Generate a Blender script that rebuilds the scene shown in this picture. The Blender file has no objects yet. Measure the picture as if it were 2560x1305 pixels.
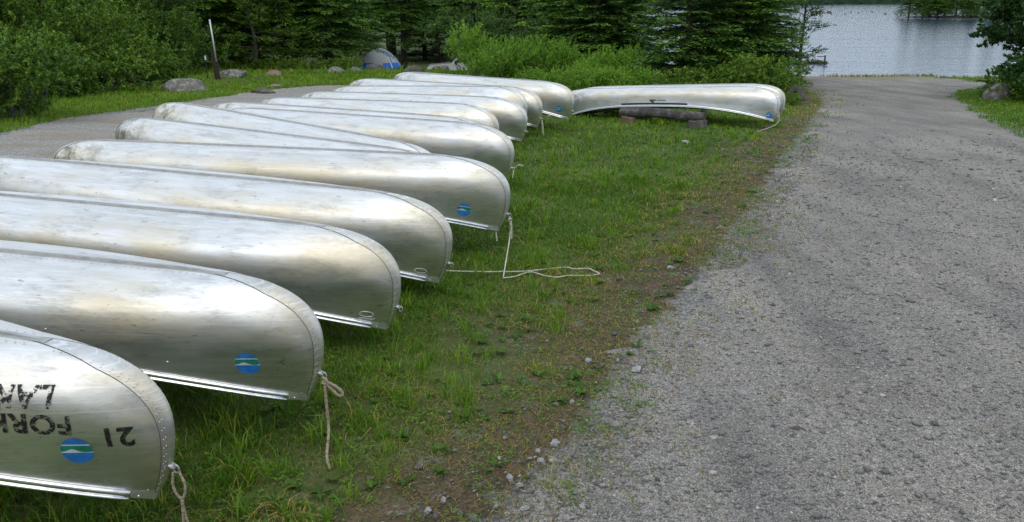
import bpy, bmesh, math, random
import numpy as np
from mathutils import Vector, Matrix, noise
from mathutils.bvhtree import BVHTree

# ------------------------------------------------------------------ camera, sky, sun, exposure
SC = bpy.context.scene
COL = SC.collection
F_PX, CAM_H, Y_HOR = 2110.0, 2.06, -3.0
PITCH = math.atan2(652.5 - Y_HOR, F_PX)
cam_d = bpy.data.cameras.new('camera'); cam = bpy.data.objects.new('camera', cam_d); COL.objects.link(cam)
cam_d.sensor_width = 36.0; cam_d.lens = 36.0 * F_PX / 2560.0
cam_d.clip_start = 0.05; cam_d.clip_end = 6000
cam.location = (0, 0, CAM_H); cam.rotation_euler = (math.pi/2 - PITCH, 0, 0)
SC.camera = cam
SUN_EL, SUN_AZ = math.radians(58), math.radians(200)     # azimuth clockwise from +Y
W = bpy.data.worlds.new('World'); SC.world = W; W.use_nodes = True
wn = W.node_tree.nodes; wl = W.node_tree.links
for n in list(wn): wn.remove(n)
wo = wn.new('ShaderNodeOutputWorld'); wb = wn.new('ShaderNodeBackground')
sky = wn.new('ShaderNodeTexSky'); sky.sky_type = 'NISHITA'; sky.sun_disc = False
sky.sun_elevation = SUN_EL; sky.sun_rotation = SUN_AZ; sky.air_density = 1.0; sky.dust_density = 4.0
hs = wn.new('ShaderNodeHueSaturation'); hs.inputs['Saturation'].default_value = 0.40
wl.new(sky.outputs[0], hs.inputs['Color'])
# overcast veil: even cloud cover, brighter towards the zenith (standard overcast sky)
tc = wn.new('ShaderNodeTexCoord'); sp = wn.new('ShaderNodeSeparateXYZ'); wl.new(tc.outputs['Generated'], sp.inputs[0])
mr = wn.new('ShaderNodeMapRange'); mr.inputs['From Min'].default_value = 0; mr.inputs['From Max'].default_value = 1
mr.inputs['To Min'].default_value = 12.0; mr.inputs['To Max'].default_value = 11.2
wl.new(sp.outputs['Z'], mr.inputs['Value'])
nz = wn.new('ShaderNodeTexNoise'); nz.inputs['Scale'].default_value = 2.2; nz.inputs['Detail'].default_value = 6
wl.new(tc.outputs['Generated'], nz.inputs['Vector'])
m2 = wn.new('ShaderNodeMath'); m2.operation = 'MULTIPLY_ADD'; m2.inputs[1].default_value = 0.5; m2.inputs[2].default_value = 0.75
wl.new(nz.outputs['Fac'], m2.inputs[0])
m3 = wn.new('ShaderNodeMath'); m3.operation = 'MULTIPLY'; wl.new(mr.outputs[0], m3.inputs[0]); wl.new(m2.outputs[0], m3.inputs[1])
cc = wn.new('ShaderNodeVectorMath'); cc.operation = 'SCALE'; cc.inputs[0].default_value = (0.83, 0.965, 1.15)
wl.new(m3.outputs[0], cc.inputs['Scale'])
mx = wn.new('ShaderNodeMixRGB'); mx.inputs[0].default_value = 0.78
wl.new(hs.outputs[0], mx.inputs[1]); wl.new(cc.outputs[0], mx.inputs[2])
wl.new(mx.outputs[0], wb.inputs['Color']); wb.inputs['Strength'].default_value = 0.10
wl.new(wb.outputs[0], wo.inputs['Surface'])
sd = bpy.data.lights.new('sun', 'SUN'); so = bpy.data.objects.new('sun', sd); COL.objects.link(so)
sd.energy = 0.75; sd.angle = math.radians(42); sd.color = (1.0, 0.95, 0.86)
sdir = Vector((math.sin(SUN_AZ)*math.cos(SUN_EL), math.cos(SUN_AZ)*math.cos(SUN_EL), math.sin(SUN_EL)))
so.rotation_euler = (-sdir).to_track_quat('-Z', 'Y').to_euler(); so.location = (0, -5, 20)
vs = SC.view_settings; vs.view_transform = 'Standard'; vs.look = 'None'; vs.gamma = 1; vs.exposure = 0.0; vs.use_curve_mapping = False
SC.cycles.use_denoising = True; SC.cycles.denoiser = 'OPENIMAGEDENOISE'; SC.cycles.denoising_prefilter = 'NONE'; SC.cycles.denoising_input_passes = 'RGB_ALBEDO_NORMAL'
SC.cycles.max_bounces = 6; SC.cycles.sample_clamp_indirect = 3.0; SC.cycles.sample_clamp_direct = 6.0; SC.cycles.use_adaptive_sampling = False; SC.cycles.transparent_max_bounces = 6

rng = np.random.default_rng(7); random.seed(7)

# ------------------------------------------------------------------ helpers
def sstep(a, b, x):
    t = np.clip((np.asarray(x, float) - a) / (b - a), 0, 1); return t*t*(3 - 2*t)
def ground_z(x, y):
    x = np.asarray(x, float); y = np.asarray(y, float)
    s = np.logaddexp(0, (y - 11.5) / 1.5) * 1.5
    s0 = np.clip(s, 0, None)
    sl = 0.040 + 0.006*sstep(1.0, 6.0, x); cr = 28.5 - 2.0*sstep(1.0, 6.0, x)
    z = -sl * np.minimum(s0, cr) - 0.16 * np.clip(s0 - cr, 0, None)
    land = np.maximum(z, -2.6 - 0.004*(y - 40))            # the camp ground on the left stays above the lake
    k = sstep(2.0, 8.0, x + (y - 40) * 0.02)
    z = np.where(y > 37.5, land + (np.maximum(z, -6.0) - land) * k, z)
    near = np.clip(1 - y / 60, 0, 1)
    z = z + near * (0.016*np.sin(x*1.7 + 0.6*y) + 0.012*np.sin(y*2.3 - x*0.9) + 0.006*np.sin(x*5.1)*np.cos(y*4.3))
    # low mound that carries the old post
    z = z + 0.30 * np.exp(-(((x + 9.9)/1.9)**2 + ((y - 30.2)/1.6)**2))
    return z
def gz(x, y): return float(ground_z(x, y))
def ray(px, py):
    a = (px - 1280) / F_PX; b = (652.5 - py) / F_PX
    return np.array([a, math.cos(PITCH) + b*math.sin(PITCH), -math.sin(PITCH) + b*math.cos(PITCH)])
def gp(px, py):
    """where a sight line meets the ground"""
    d = ray(px, py); z = 0.0
    for _ in range(40):
        t = (z - CAM_H) / d[2]; z = 0.5*z + 0.5*gz(d[0]*t, d[1]*t)
    t = (z - CAM_H) / d[2]
    return float(d[0]*t), float(d[1]*t)
def col_x(px, y, z=None):
    """world x of image column px at forward distance y"""
    z = gz(0, y) if z is None else z
    return (px - 1280) / F_PX * (y*math.cos(PITCH) - (z - CAM_H)*math.sin(PITCH))

def tag(o, label=None, cat=None, group=None, kind=None):
    if label: o['label'] = label
    if cat: o['category'] = cat
    if group: o['group'] = group
    if kind: o['kind'] = kind
    return o
def fast_mesh(name, V, Fs, mats=(), tint=None, smooth=False, midx=None, vattr=None):
    V = np.asarray(V, np.float32); Fs = np.asarray(Fs, np.int32)
    me = bpy.data.meshes.new(name); n, k = Fs.shape
    me.vertices.add(len(V)); me.vertices.foreach_set('co', V.ravel())
    me.loops.add(n*k); me.loops.foreach_set('vertex_index', Fs.ravel())
    me.polygons.add(n); me.polygons.foreach_set('loop_start', np.arange(0, n*k, k, dtype=np.int32))
    if smooth: me.polygons.foreach_set('use_smooth', np.ones(n, bool))
    if midx is not None: me.polygons.foreach_set('material_index', np.asarray(midx, np.int32))
    me.update(calc_edges=True)
    if tint is not None:
        a = me.attributes.new('tint', 'FLOAT', 'FACE'); a.data.foreach_set('value', np.asarray(tint, np.float32))
    if vattr is not None:
        for nm, vals in vattr.items():
            a = me.attributes.new(nm, 'FLOAT', 'POINT'); a.data.foreach_set('value', np.asarray(vals, np.float32))
    for m in mats: me.materials.append(m)
    me.validate()
    return me
def obj(name, me, parent=None, loc=None, rotz=None):
    o = bpy.data.objects.new(name, me); COL.objects.link(o)
    if parent is not None: o.parent = parent
    if loc is not None: o.location = loc
    if rotz is not None: o.rotation_euler = (0, 0, rotz)
    return o
def empty(name, loc=(0, 0, 0), rotz=0.0):
    o = bpy.data.objects.new(name, None); COL.objects.link(o); o.location = loc; o.rotation_euler = (0, 0, rotz)
    o.empty_display_size = 0.1; return o
def kids(o): return [c for c in COL.objects if c.parent == o]
KID = {}
def copy_thing(o, loc, rotz, scale=1.0):
    c = o.copy(); COL.objects.link(c); c.location = loc; c.rotation_euler = (0, 0, rotz)
    c.scale = (scale,)*3 if not hasattr(scale, '__len__') else scale
    for ch in KID[o.name]:
        d = ch.copy(); COL.objects.link(d); d.parent = c
    return c
class MB:
    """collects polygons for one mesh"""
    def __init__(s): s.v = []; s.f = []; s.m = []
    def add(s, V, Fs, mi=0):
        b = len(s.v); s.v += [tuple(map(float, p)) for p in V]; s.f += [tuple(int(i)+b for i in f) for f in Fs]; s.m += [mi]*len(Fs); return s
    def box(s, c, d, rot=None, mi=0, taper=1.0):
        x, y, z = d[0]/2, d[1]/2, d[2]/2
        P = [Vector((sx*x*(taper if sz > 0 else 1), sy*y*(taper if sz > 0 else 1), sz*z)) for sz in (-1, 1) for sy in (-1, 1) for sx in (-1, 1)]
        if rot: P = [rot @ p for p in P]
        P = [p + Vector(c) for p in P]
        return s.add(P, [(0,2,3,1),(4,5,7,6),(0,1,5,4),(2,6,7,3),(0,4,6,2),(1,3,7,5)], mi)
    def tube(s, pts, rad, n=8, mi=0, cap=True):
        pts = [Vector(p) for p in pts]; rad = rad if hasattr(rad, '__len__') else [rad]*len(pts)
        V = []; u = None
        for i, p in enumerate(pts):
            d = (pts[min(i+1, len(pts)-1)] - pts[max(i-1, 0)])
            d = d.normalized() if d.length > 1e-9 else Vector((0, 0, 1))
            if u is None: u = d.orthogonal().normalized()
            u = (u - d*u.dot(d)); u = u.normalized() if u.length > 1e-6 else d.orthogonal().normalized()
            w = d.cross(u)
            for k in range(n):
                a = 2*math.pi*k/n; V.append(p + (u*math.cos(a) + w*math.sin(a))*rad[i])
        Fs = [(i*n+k, i*n+(k+1) % n, (i+1)*n+(k+1) % n, (i+1)*n+k) for i in range(len(pts)-1) for k in range(n)]
        if cap: Fs += [tuple(range(n-1, -1, -1)), tuple((len(pts)-1)*n+k for k in range(n))]
        return s.add(V, Fs, mi)
    def mesh(s, name, mats, smooth=False):
        me = bpy.data.meshes.new(name); me.from_pydata(s.v, [], s.f)
        for m in (mats if isinstance(mats, (list, tuple)) else [mats]): me.materials.append(m)
        me.polygons.foreach_set('material_index', s.m)
        if smooth: me.polygons.foreach_set('use_smooth', [True]*len(s.f))
        me.update(); return me
def catmull(P, n=8):
    P = [Vector(p) for p in P]; Q = [P[0]*2 - P[1]] + P + [P[-1]*2 - P[-2]]; out = []
    for i in range(1, len(Q)-2):
        a, b, c, d = Q[i-1], Q[i], Q[i+1], Q[i+2]
        for k in range(n):
            t = k/n; out.append(0.5*((2*b) + (c-a)*t + (2*a-5*b+4*c-d)*t*t + (3*b-a-3*c+d)*t**3))
    return out + [P[-1]]

# ------------------------------------------------------------------ materials
class NT:
    def __init__(s, name, rough=0.8, metal=0.0, spec=0.5):
        s.m = bpy.data.materials.new(name); s.m.use_nodes = True; s.t = s.m.node_tree; s.n = s.t.nodes
        s.b = s.n['Principled BSDF']; s.out = s.n['Material Output']
        s.b.inputs['Roughness'].default_value = rough; s.b.inputs['Metallic'].default_value = metal
        s.b.inputs['Specular IOR Level'].default_value = spec
        s._c = None
    def L(s, a, b): s.t.links.new(a, b)
    def coord(s, scale=None, which='Object'):
        c = s.n.new('ShaderNodeTexCoord').outputs[which]
        if scale is not None:
            mp = s.n.new('ShaderNodeMapping'); mp.inputs['Scale'].default_value = scale; s.L(c, mp.inputs[0]); c = mp.outputs[0]
        return c
    def noise(s, co, scale, detail=4, rough=0.55, out='Fac'):
        n = s.n.new('ShaderNodeTexNoise'); n.inputs['Scale'].default_value = scale; n.inputs['Detail'].default_value = detail
        n.inputs['Roughness'].default_value = rough; s.L(co, n.inputs['Vector']); return n.outputs[out]
    def vor(s, co, scale, feat='F1', out='Distance'):
        n = s.n.new('ShaderNodeTexVoronoi'); n.inputs['Scale'].default_value = scale; n.feature = feat; s.L(co, n.inputs['Vector']); return n.outputs[out]
    def ramp(s, fac, stops):
        r = s.n.new('ShaderNodeValToRGB'); e = r.color_ramp.elements
        while len(e) < len(stops): e.new(0.5)
        for i, (p, c) in enumerate(stops):
            e[i].position = p; e[i].color = (c, c, c, 1) if not hasattr(c, '__len__') else (*c, 1)
        s.L(fac, r.inputs[0]); return r.outputs[0]
    def mix(s, fac, a, b, mode='MIX'):
        m = s.n.new('ShaderNodeMixRGB'); m.blend_type = mode
        for i, v in ((0, fac), (1, a), (2, b)):
            if hasattr(v, 'links'): s.L(v, m.inputs[i])
            elif hasattr(v, '__len__'): m.inputs[i].default_value = (*v, 1)
            else: m.inputs[i].default_value = v if i == 0 else (v, v, v, 1)
        return m.outputs[0]
    def math(s, op, a, b=0.0, c=0.0):
        m = s.n.new('ShaderNodeMath'); m.operation = op
        for i, v in enumerate((a, b, c)):
            if hasattr(v, 'links'): s.L(v, m.inputs[i])
            else: m.inputs[i].default_value = v
        return m.outputs[0]
    def attr(s, name):
        a = s.n.new('ShaderNodeAttribute'); a.attribute_name = name; return a.outputs['Fac']
    def rand(s): return s.n.new('ShaderNodeObjectInfo').outputs['Random']
    def bump(s, h, strength=0.3, dist=0.01):
        b = s.n.new('ShaderNodeBump'); b.inputs['Strength'].default_value = strength; b.inputs['Distance'].default_value = dist
        s.L(h, b.inputs['Height']); s.L(b.outputs[0], s.b.inputs['Normal']); return b.outputs[0]
    def color(s, c):
        if hasattr(c, 'links'): s.L(c, s.b.inputs['Base Color'])
        else: s.b.inputs['Base Color'].default_value = (*c, 1)
        return s
    def roughness(s, r): s.L(r, s.b.inputs['Roughness'])

def m_leaf(name, stops, rough=0.5, trans=0.3, spec=0.35):
    t = NT(name, rough, 0, spec); f = t.attr('tint')
    f2 = t.math('ADD', f, t.math('MULTIPLY_ADD', t.rand(), 0.22, -0.11))
    c = t.ramp(f2, stops); t.color(c)
    tr = t.n.new('ShaderNodeBsdfTranslucent'); t.L(c, tr.inputs[0])
    ms = t.n.new('ShaderNodeMixShader'); ms.inputs[0].default_value = trans
    t.L(t.b.outputs[0], ms.inputs[1]); t.L(tr.outputs[0], ms.inputs[2]); t.L(ms.outputs[0], t.out.inputs['Surface'])
    return t.m
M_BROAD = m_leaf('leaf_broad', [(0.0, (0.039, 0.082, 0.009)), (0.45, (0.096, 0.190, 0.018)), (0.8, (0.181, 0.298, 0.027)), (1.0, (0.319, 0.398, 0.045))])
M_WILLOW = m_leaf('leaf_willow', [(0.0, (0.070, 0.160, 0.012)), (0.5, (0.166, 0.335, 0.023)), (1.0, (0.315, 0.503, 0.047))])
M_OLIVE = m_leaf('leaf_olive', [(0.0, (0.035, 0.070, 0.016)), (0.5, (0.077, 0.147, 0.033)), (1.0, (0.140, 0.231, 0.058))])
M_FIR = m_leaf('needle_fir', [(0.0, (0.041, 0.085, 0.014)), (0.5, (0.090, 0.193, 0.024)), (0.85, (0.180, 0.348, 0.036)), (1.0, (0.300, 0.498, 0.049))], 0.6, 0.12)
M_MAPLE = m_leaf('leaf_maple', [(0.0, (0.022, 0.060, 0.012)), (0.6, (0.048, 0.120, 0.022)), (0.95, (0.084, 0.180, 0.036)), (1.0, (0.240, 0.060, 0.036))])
M_GRASS = m_leaf('grass_blade', [(0.0, (0.035, 0.088, 0.005)), (0.35, (0.089, 0.193, 0.010)), (0.62, (0.161, 0.311, 0.016)), (0.80, (0.273, 0.370, 0.029)), (0.88, (0.322, 0.235, 0.050)), (1.0, (0.483, 0.370, 0.085))], 0.55, 0.3)

t = NT('straw_litter', .9, 0, .2); t.color(t.ramp(t.attr('tint'), [(0, (.035, .024, .016)), (.35, (.095, .055, .035)), (.7, (.20, .13, .08)), (1, (.38, .30, .19))])); M_LITTER = t.m
t = NT('bark', 0.9); co = t.coord((1, 1, .22)); n1 = t.noise(co, 14, 5)
t.color(t.ramp(n1, [(.3, (.028, .022, .017)), (.6, (.085, .07, .055)), (.8, (.15, .135, .115))])); t.bump(n1, .7, .02); M_BARK = t.m
t = NT('grey_branch', 0.85); n1 = t.noise(t.coord(), 9, 4); t.color(t.ramp(n1, [(.3, (.06, .055, .048)), (.7, (.17, .16, .14))])); M_TWIG = t.m

t = NT('ground_soil', 0.95); co = t.coord(); n1 = t.noise(co, 1.1, 6); n2 = t.noise(co, 30, 5); dry = t.attr('dry')
base = t.mix(t.ramp(n1, [(.35, 0.0), (.65, 1.0)]), (.060, .088, .014), (.100, .150, .020))
base = t.mix(t.ramp(n2, [(.4, 0.0), (.75, .6)]), base, (.075, .058, .03))
dcol = t.mix(t.ramp(t.noise(co, 7, 6), [(.40, 0.0), (.58, 1.0)]), (.12, .075, .042), (.075, .066, .028))
dcol = t.mix(t.ramp(t.noise(co, 5.0, 7, .7), [(.56, 0.0), (.64, .8)]), dcol, t.ramp(t.vor(co, 80, out='Color'), [(.0, (.08, .078, .075)), (.5, (.17, .165, .155)), (1, (.33, .31, .28))]))
gv = t.math('ADD', t.attr('grav'), t.math('MULTIPLY_ADD', t.noise(co, 5.5, 7, .7), 1.5, -.78))
grit = t.ramp(t.vor(co, 95, out='Color'), [(.1, .45), (.9, 1.5)])
dcol = t.mix(0.8, dcol, grit, 'MULTIPLY')
gcol = t.mix(.9, t.ramp(t.vor(co, 62, out='Color'), [(.0, (.09, .09, .095)), (.5, (.20, .195, .185)), (1, (.36, .34, .31))]), t.ramp(t.vor(co, 150, out='Color'), [(0, .6), (1, 1.4)]), 'MULTIPLY')
fin = t.mix(t.ramp(gv, [(.38, 0.0), (.62, 1.0)]), t.mix(dry, base, dcol), gcol)
t.color(fin); t.bump(t.math('ADD', n2, t.vor(co, 60)), .6, .02); M_SOIL = t.m

t = NT('gravel', 0.93, 0, 0.3); co = t.coord()
v1 = t.vor(co, 72, out='Color'); v2 = t.vor(co, 190, out='Color')
sep = t.n.new('ShaderNodeSeparateColor'); t.L(v1, sep.inputs[0]); sep2 = t.n.new('ShaderNodeSeparateColor'); t.L(v2, sep2.inputs[0])
g1 = t.ramp(sep.outputs[0], [(0, (.10, .104, .112)), (.35, (.19, .19, .186)), (.7, (.27, .265, .25)), (.93, (.33, .31, .28)), (1, (.46, .44, .40))])
g2 = t.ramp(sep2.outputs[1], [(0, (.07, .072, .078)), (.5, (.20, .198, .19)), (.85, (.40, .39, .365)), (1, (.62, .60, .56))])
g = t.mix(.58, g1, g2)
big = t.noise(t.coord((1.0, .45, 1)), 1.1, 6, .62)
g = t.mix(.75, g, t.ramp(big, [(.30, (.74, .74, .76)), (.5, (1.06, 1.06, 1.05)), (.70, (1.34, 1.32, 1.26))]), 'MULTIPLY')
mp_ = t.n.new('ShaderNodeMapping'); mp_.inputs['Rotation'].default_value = (0, 0, .22); mp_.inputs['Scale'].default_value = (1.0, .10, 1); t.L(co, mp_.inputs[0])
g = t.mix(1.0, g, t.ramp(t.noise(mp_.outputs[0], 1.5, 5, .6), [(.34, (.80, .80, .81)), (.5, (1.0, 1.0, 1.0)), (.64, (1.12, 1.11, 1.07))]), 'MULTIPLY')
g = t.mix(t.ramp(t.noise(co, .75, 7, .72), [(.55, 0.0), (.66, .55)]), g, t.mix(1.0, g, (.74, .70, .64), 'MULTIPLY'))
sxy = t.n.new('ShaderNodeSeparateXYZ'); t.L(co, sxy.inputs[0])
shore = t.ramp(t.math('ADD', t.math('MULTIPLY_ADD', sxy.outputs[1], .22, -7.6), t.math('MULTIPLY', t.noise(co, .9, 4), .5)), [(.30, 0.0), (.62, .8)])
g = t.mix(shore, g, (.25, .215, .165))
blot = t.ramp(t.noise(co, 2.1, 6, .6), [(.60, 0.0), (.72, .5)])
g = t.mix(blot, g, (.13, .10, .075)); t.color(t.mix(1.0, g, (1.10, 1.03, .95), 'MULTIPLY'))
hh = t.math('ADD', t.vor(co, 62), t.math('MULTIPLY', t.vor(co, 150), .5)); t.bump(hh, .9, .012); M_GRAVEL = t.m

t = NT('track_gravel', 0.93, 0, 0.3); co = t.coord(); sepc = t.n.new('ShaderNodeSeparateColor'); t.L(t.vor(co, 60, out='Color'), sepc.inputs[0])
g = t.ramp(sepc.outputs[0], [(0, (.18, .172, .158)), (.6, (.31, .295, .265)), (1, (.48, .45, .40))])
g = t.mix(t.ramp(t.noise(t.coord((.35, 1, 1)), 1.4, 5), [(.45, 0.0), (.68, .7)]), g, (.26, .19, .115)); t.color(g)
t.bump(t.vor(co, 60), .8, .012); M_TRACK = t.m

def m_stone(name, a, b, c, lichen=None):
    t = NT(name, 0.9, 0, 0.3); co = t.coord(); n1 = t.noise(co, 5, 7, .65); n2 = t.noise(co, 22, 5)
    k = t.ramp(n1, [(.28, a), (.52, b), (.75, c)])
    if lichen: k = t.mix(t.ramp(t.noise(co, 8, 6, .7), [(.54, 0.0), (.60, 1.0)]), k, lichen)
    k = t.mix(.5, k, t.ramp(n2, [(.3, .7), (.7, 1.2)]), 'MULTIPLY'); t.color(k); t.bump(t.math('ADD', n1, t.math('MULTIPLY', n2, .4)), .9, .03)
    return t.m
M_ROCK = m_stone('boulder', (.075, .068, .06), (.17, .155, .135), (.29, .27, .24), (.34, .34, .29))
M_ROCKD = m_stone('boulder_dark', (.05, .045, .04), (.12, .105, .09), (.22, .20, .175), (.10, .12, .05))
M_ROCKR = m_stone('boulder_red', (.14, .085, .06), (.27, .175, .13), (.36, .28, .22))
M_STONE = m_stone('pale_stone', (.22, .215, .21), (.36, .35, .335), (.52, .51, .48))
t = NT('pebbles', 0.9, 0, .3); t.color(t.ramp(t.attr('tint'), [(0, (.095, .096, .10)), (.3, (.175, .172, .165)), (.6, (.26, .25, .23)), (.85, (.37, .35, .31)), (1, (.58, .55, .50))])); M_PEB = t.m

# weathered aluminium sheet
def m_alu(name, rough=.40, tone=1.0):
    t = NT(name, rough, 0.95, 0.5)
    rnd = t.rand()
    off = t.n.new('ShaderNodeCombineXYZ'); t.L(t.math('MULTIPLY', rnd, 37.0), off.inputs[0]); t.L(t.math('MULTIPLY', rnd, 13.0), off.inputs[1])
    def co(sc):
        a = t.n.new('ShaderNodeVectorMath'); a.operation = 'ADD'; t.L(t.coord(), a.inputs[0]); t.L(off.outputs[0], a.inputs[1])
        mp = t.n.new('ShaderNodeMapping'); mp.inputs['Scale'].default_value = sc; t.L(a.outputs[0], mp.inputs[0]); return mp.outputs[0]
    sx_ = t.n.new('ShaderNodeSeparateXYZ'); t.L(t.coord(), sx_.inputs[0])
    streak = t.noise(co((.7, 5, 9)), 2.2, 7, .62); fine = t.noise(co((2.5, 14, 26)), 6, 6, .7); patch = t.noise(co((1, 1.5, 2)), 1.6, 5)
    c = t.ramp(streak, [(.25, (.66*tone, .66*tone, .65*tone)), (.5, (.80*tone, .795*tone, .775*tone)), (.72, (.90*tone, .895*tone, .88*tone))])
    stain = t.math('MULTIPLY', t.ramp(patch, [(.34, 0.0), (.58, .95)]), t.ramp(fine, [(.25, .45), (.7, 1.0)]))
    zz = t.math('ADD', sx_.outputs[2], t.math('MULTIPLY_ADD', streak, .16, -.08))
    stain = t.math('MULTIPLY', stain, t.ramp(zz, [(.03, 0.0), (.12, 1.0), (.24, .9), (.34, .12)]))
    c = t.mix(stain, c, (.78*tone, .66*tone, .43*tone))
    grime = t.math('MULTIPLY', t.ramp(t.noise(co((1.2, 3, 4)), 2.7, 7, .7), [(.50, 0.0), (.68, .7)]), t.ramp(fine, [(.35, .2), (.65, 1.0)]))
    c = t.mix(grime, c, (.36*tone, .36*tone, .34*tone))
    # scuffs: thin pale scratches in two directions
    for ang, sc in ((.5, 1), (-.9, 1.3), (1.35, 1.1)):
        mp = t.n.new('ShaderNodeMapping'); mp.inputs['Rotation'].default_value = (0, ang, 0); mp.inputs['Scale'].default_value = (1.6*sc, 1, 60*sc); t.L(co((1, 1, 1)), mp.inputs[0])
        ln = t.ramp(t.noise(mp.outputs[0], 2.0, 2, .4), [(.62, 0.0), (.70, .7)])
        c = t.mix(t.math('MULTIPLY', ln, t.ramp(patch, [(.35, 1.0), (.65, .3)])), c, (.93, .93, .92))
    mo = t.math('MULTIPLY', t.ramp(t.math('MULTIPLY_ADD', sx_.outputs[0], -.5, -.30), [(.30, 0.0), (.66, 1.0)]), t.ramp(t.math('ADD', t.noise(co((2, 3, 3)), 3.0, 7, .75), t.math('MULTIPLY', sx_.outputs[2], -.7)), [(.26, 0.0), (.46, .92)]))
    c = t.mix(mo, c, (.20*tone, .205*tone, .15*tone))
    sm = t.math('MULTIPLY', t.ramp(t.noise(co((2.2, 3, 7)), 5.5, 3, .5), [(.66, 0.0), (.73, .75)]), t.ramp(fine, [(.4, .1), (.6, 1.0)]))
    c = t.mix(sm, c, (.24*tone, .24*tone, .235*tone))
    dots = t.ramp(t.vor(co((1, 1, 1)), 9), [(.018, .8), (.035, 0.0)])
    c = t.mix(dots, c, (.10, .09, .08)); t.color(c)
    up_ = t.ramp(t.math('ADD', sx_.outputs[2], t.math('MULTIPLY', streak, .22)), [(.12, 0.0), (.36, 1.0)])
    r = t.math('MULTIPLY_ADD', fine, .16, rough - .10); r = t.math('ADD', r, t.math('MULTIPLY', up_, .15)); r = t.math('ADD', r, t.math('MULTIPLY', stain, .14)); r = t.math('ADD', r, t.math('MULTIPLY', mo, .25)); t.roughness(r)
    dent = t.noise(co((1, 2, 2)), 2.4, 3, .5)
    dn = t.ramp(t.vor(co((1, 1.2, 1.2)), 2.1), [(.02, 0.0), (.13, 1.0)]); cz_ = t.ramp(t.noise(co((3.5, 1, 1)), 1.7, 2, .4), [(.47, 1.0), (.50, .4), (.53, 1.0)])
    ht = t.math('ADD', t.math('MULTIPLY', dent, 1.0), t.math('MULTIPLY', fine, .06)); ht = t.math('ADD', ht, t.math('MULTIPLY', dn, .30)); ht = t.math('ADD', ht, t.math('MULTIPLY', cz_, .10))
    t.bump(ht, .20, .03)
    return t.m
M_ALU = m_alu('aluminium_hull'); M_ALU_BAND = m_alu('aluminium_band', .46, .92)
t = NT('aluminium_rail', .24, 1.0); n1 = t.noise(t.coord((1, 6, 6)), 8, 4); t.color(t.ramp(n1, [(.3, .72), (.7, .92)])); M_RAIL = t.m
t = NT('keel_alu', .5, .85); n1 = t.noise(t.coord((2, 8, 8)), 8, 5); t.color(t.ramp(n1, [(.3, (.42, .41, .39)), (.7, (.60, .59, .56))])); M_KEEL = t.m
t = NT('dark_seam_line', .8, .3); t.color((.10, .095, .085)); M_SEAM = t.m  # dark line edging the stem bands
t = NT('rivet', .5, 1.0); t.color((.62, .61, .59)); M_RIV = t.m
def m_plain(name, c, rough=.6, metal=0, var=.12, scale=20):
    t = NT(name, rough, metal); n = t.noise(t.coord(), scale, 4)
    t.color(t.mix(1.0, c, t.ramp(n, [(.3, 1-var), (.7, 1+var)]), 'MULTIPLY')); return t.m
M_DBLUE = m_plain('decal_blue', (.024, .17, .52), .45, 0, .28, 28); M_DGREEN = m_plain('decal_green', (.015, .21, .13), .45, 0, .28, 28); M_DWHITE = m_plain('decal_white', (.60, .64, .65), .45, 0, .2, 28)
M_DDARK = m_plain('decal_dark', (.028, .030, .032), .45); M_DGRN2 = m_plain('decal_dark_green', (.008, .075, .045), .45)
t = NT('worn_black_paint', .6); co = t.coord(); w = t.ramp(t.noise(co, 60, 5, .75), [(.50, 0.0), (.54, 1.0)])
t.color((.012, .011, .011)); tb = t.n.new('ShaderNodeBsdfTransparent'); ms = t.n.new('ShaderNodeMixShader')
t.L(t.math('MULTIPLY', w, t.attr('wear')), ms.inputs[0]); t.L(t.b.outputs[0], ms.inputs[1]); t.L(tb.outputs[0], ms.inputs[2]); t.L(ms.outputs[0], t.out.inputs['Surface']); M_INK = t.m
M_ROPE = m_plain('rope_beige', (.34, .27, .19), .9, 0, .35, 120); M_ROPEW = m_plain('rope_white', (.52, .48, .40), .9, 0, .4, 90); M_CORD = m_plain('cord_green', (.17, .24, .12), .9)
def m_wood(name, a, b, c, sc=(1, 1, 1), s=10):
    t = NT(name, .88); co = t.coord(sc); n = t.noise(co, s, 6, .65); t.color(t.ramp(n, [(.3, a), (.55, b), (.75, c)])); t.bump(n, .8, .02); return t.m
M_LOG = m_wood('log_bark', (.028, .024, .021), (.085, .074, .066), (.24, .22, .20), (1, 1, 1), 9)
M_STUMP = m_wood('stump_wood', (.055, .042, .030), (.20, .14, .08), (.34, .25, .16), (7, 7, .7), 3)
M_STUMPG = m_wood('stump_grey', (.05, .044, .038), (.12, .108, .095), (.21, .195, .175), (6, 6, .8), 3)
M_POST = m_wood('post_brown', (.018, .011, .009), (.045, .027, .022), (.085, .055, .045), (8, 8, 1), 3)
M_GREYWOOD = m_wood('grey_board', (.07, .062, .055), (.14, .125, .11), (.22, .205, .185), (2, 8, 8), 4)
M_PIPE = m_plain('pale_pipe', (.50, .54, .53), .4, .3); M_WHITE = m_plain('white_paint', (.82, .82, .81), .35); M_BLACK = m_plain('black_rubber', (.015, .015, .016), .75)
M_TENTG = m_plain('tent_grey', (.42, .42, .40), .7); M_TENTB = m_plain('tent_blue', (.02, .15, .60), .6)
t = NT('car_glass', .08, 0, .6); t.color((.02, .025, .03)); M_GLASS = t.m
M_RIM = m_plain('wheel_rim', (.42, .42, .41), .3, .9); M_LAMP = m_plain('lamp_lens', (.62, .60, .55), .2)
t = NT('water', .06, 0, .5); t.b.inputs['IOR'].default_value = 1.333; t.color((.06, .095, .135))
w1 = t.noise(t.coord((.55, 1.5, 1)), 1.6, 5, .6); w2 = t.noise(t.coord((.05, .14, 1)), 1.0, 4, .55)
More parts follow.
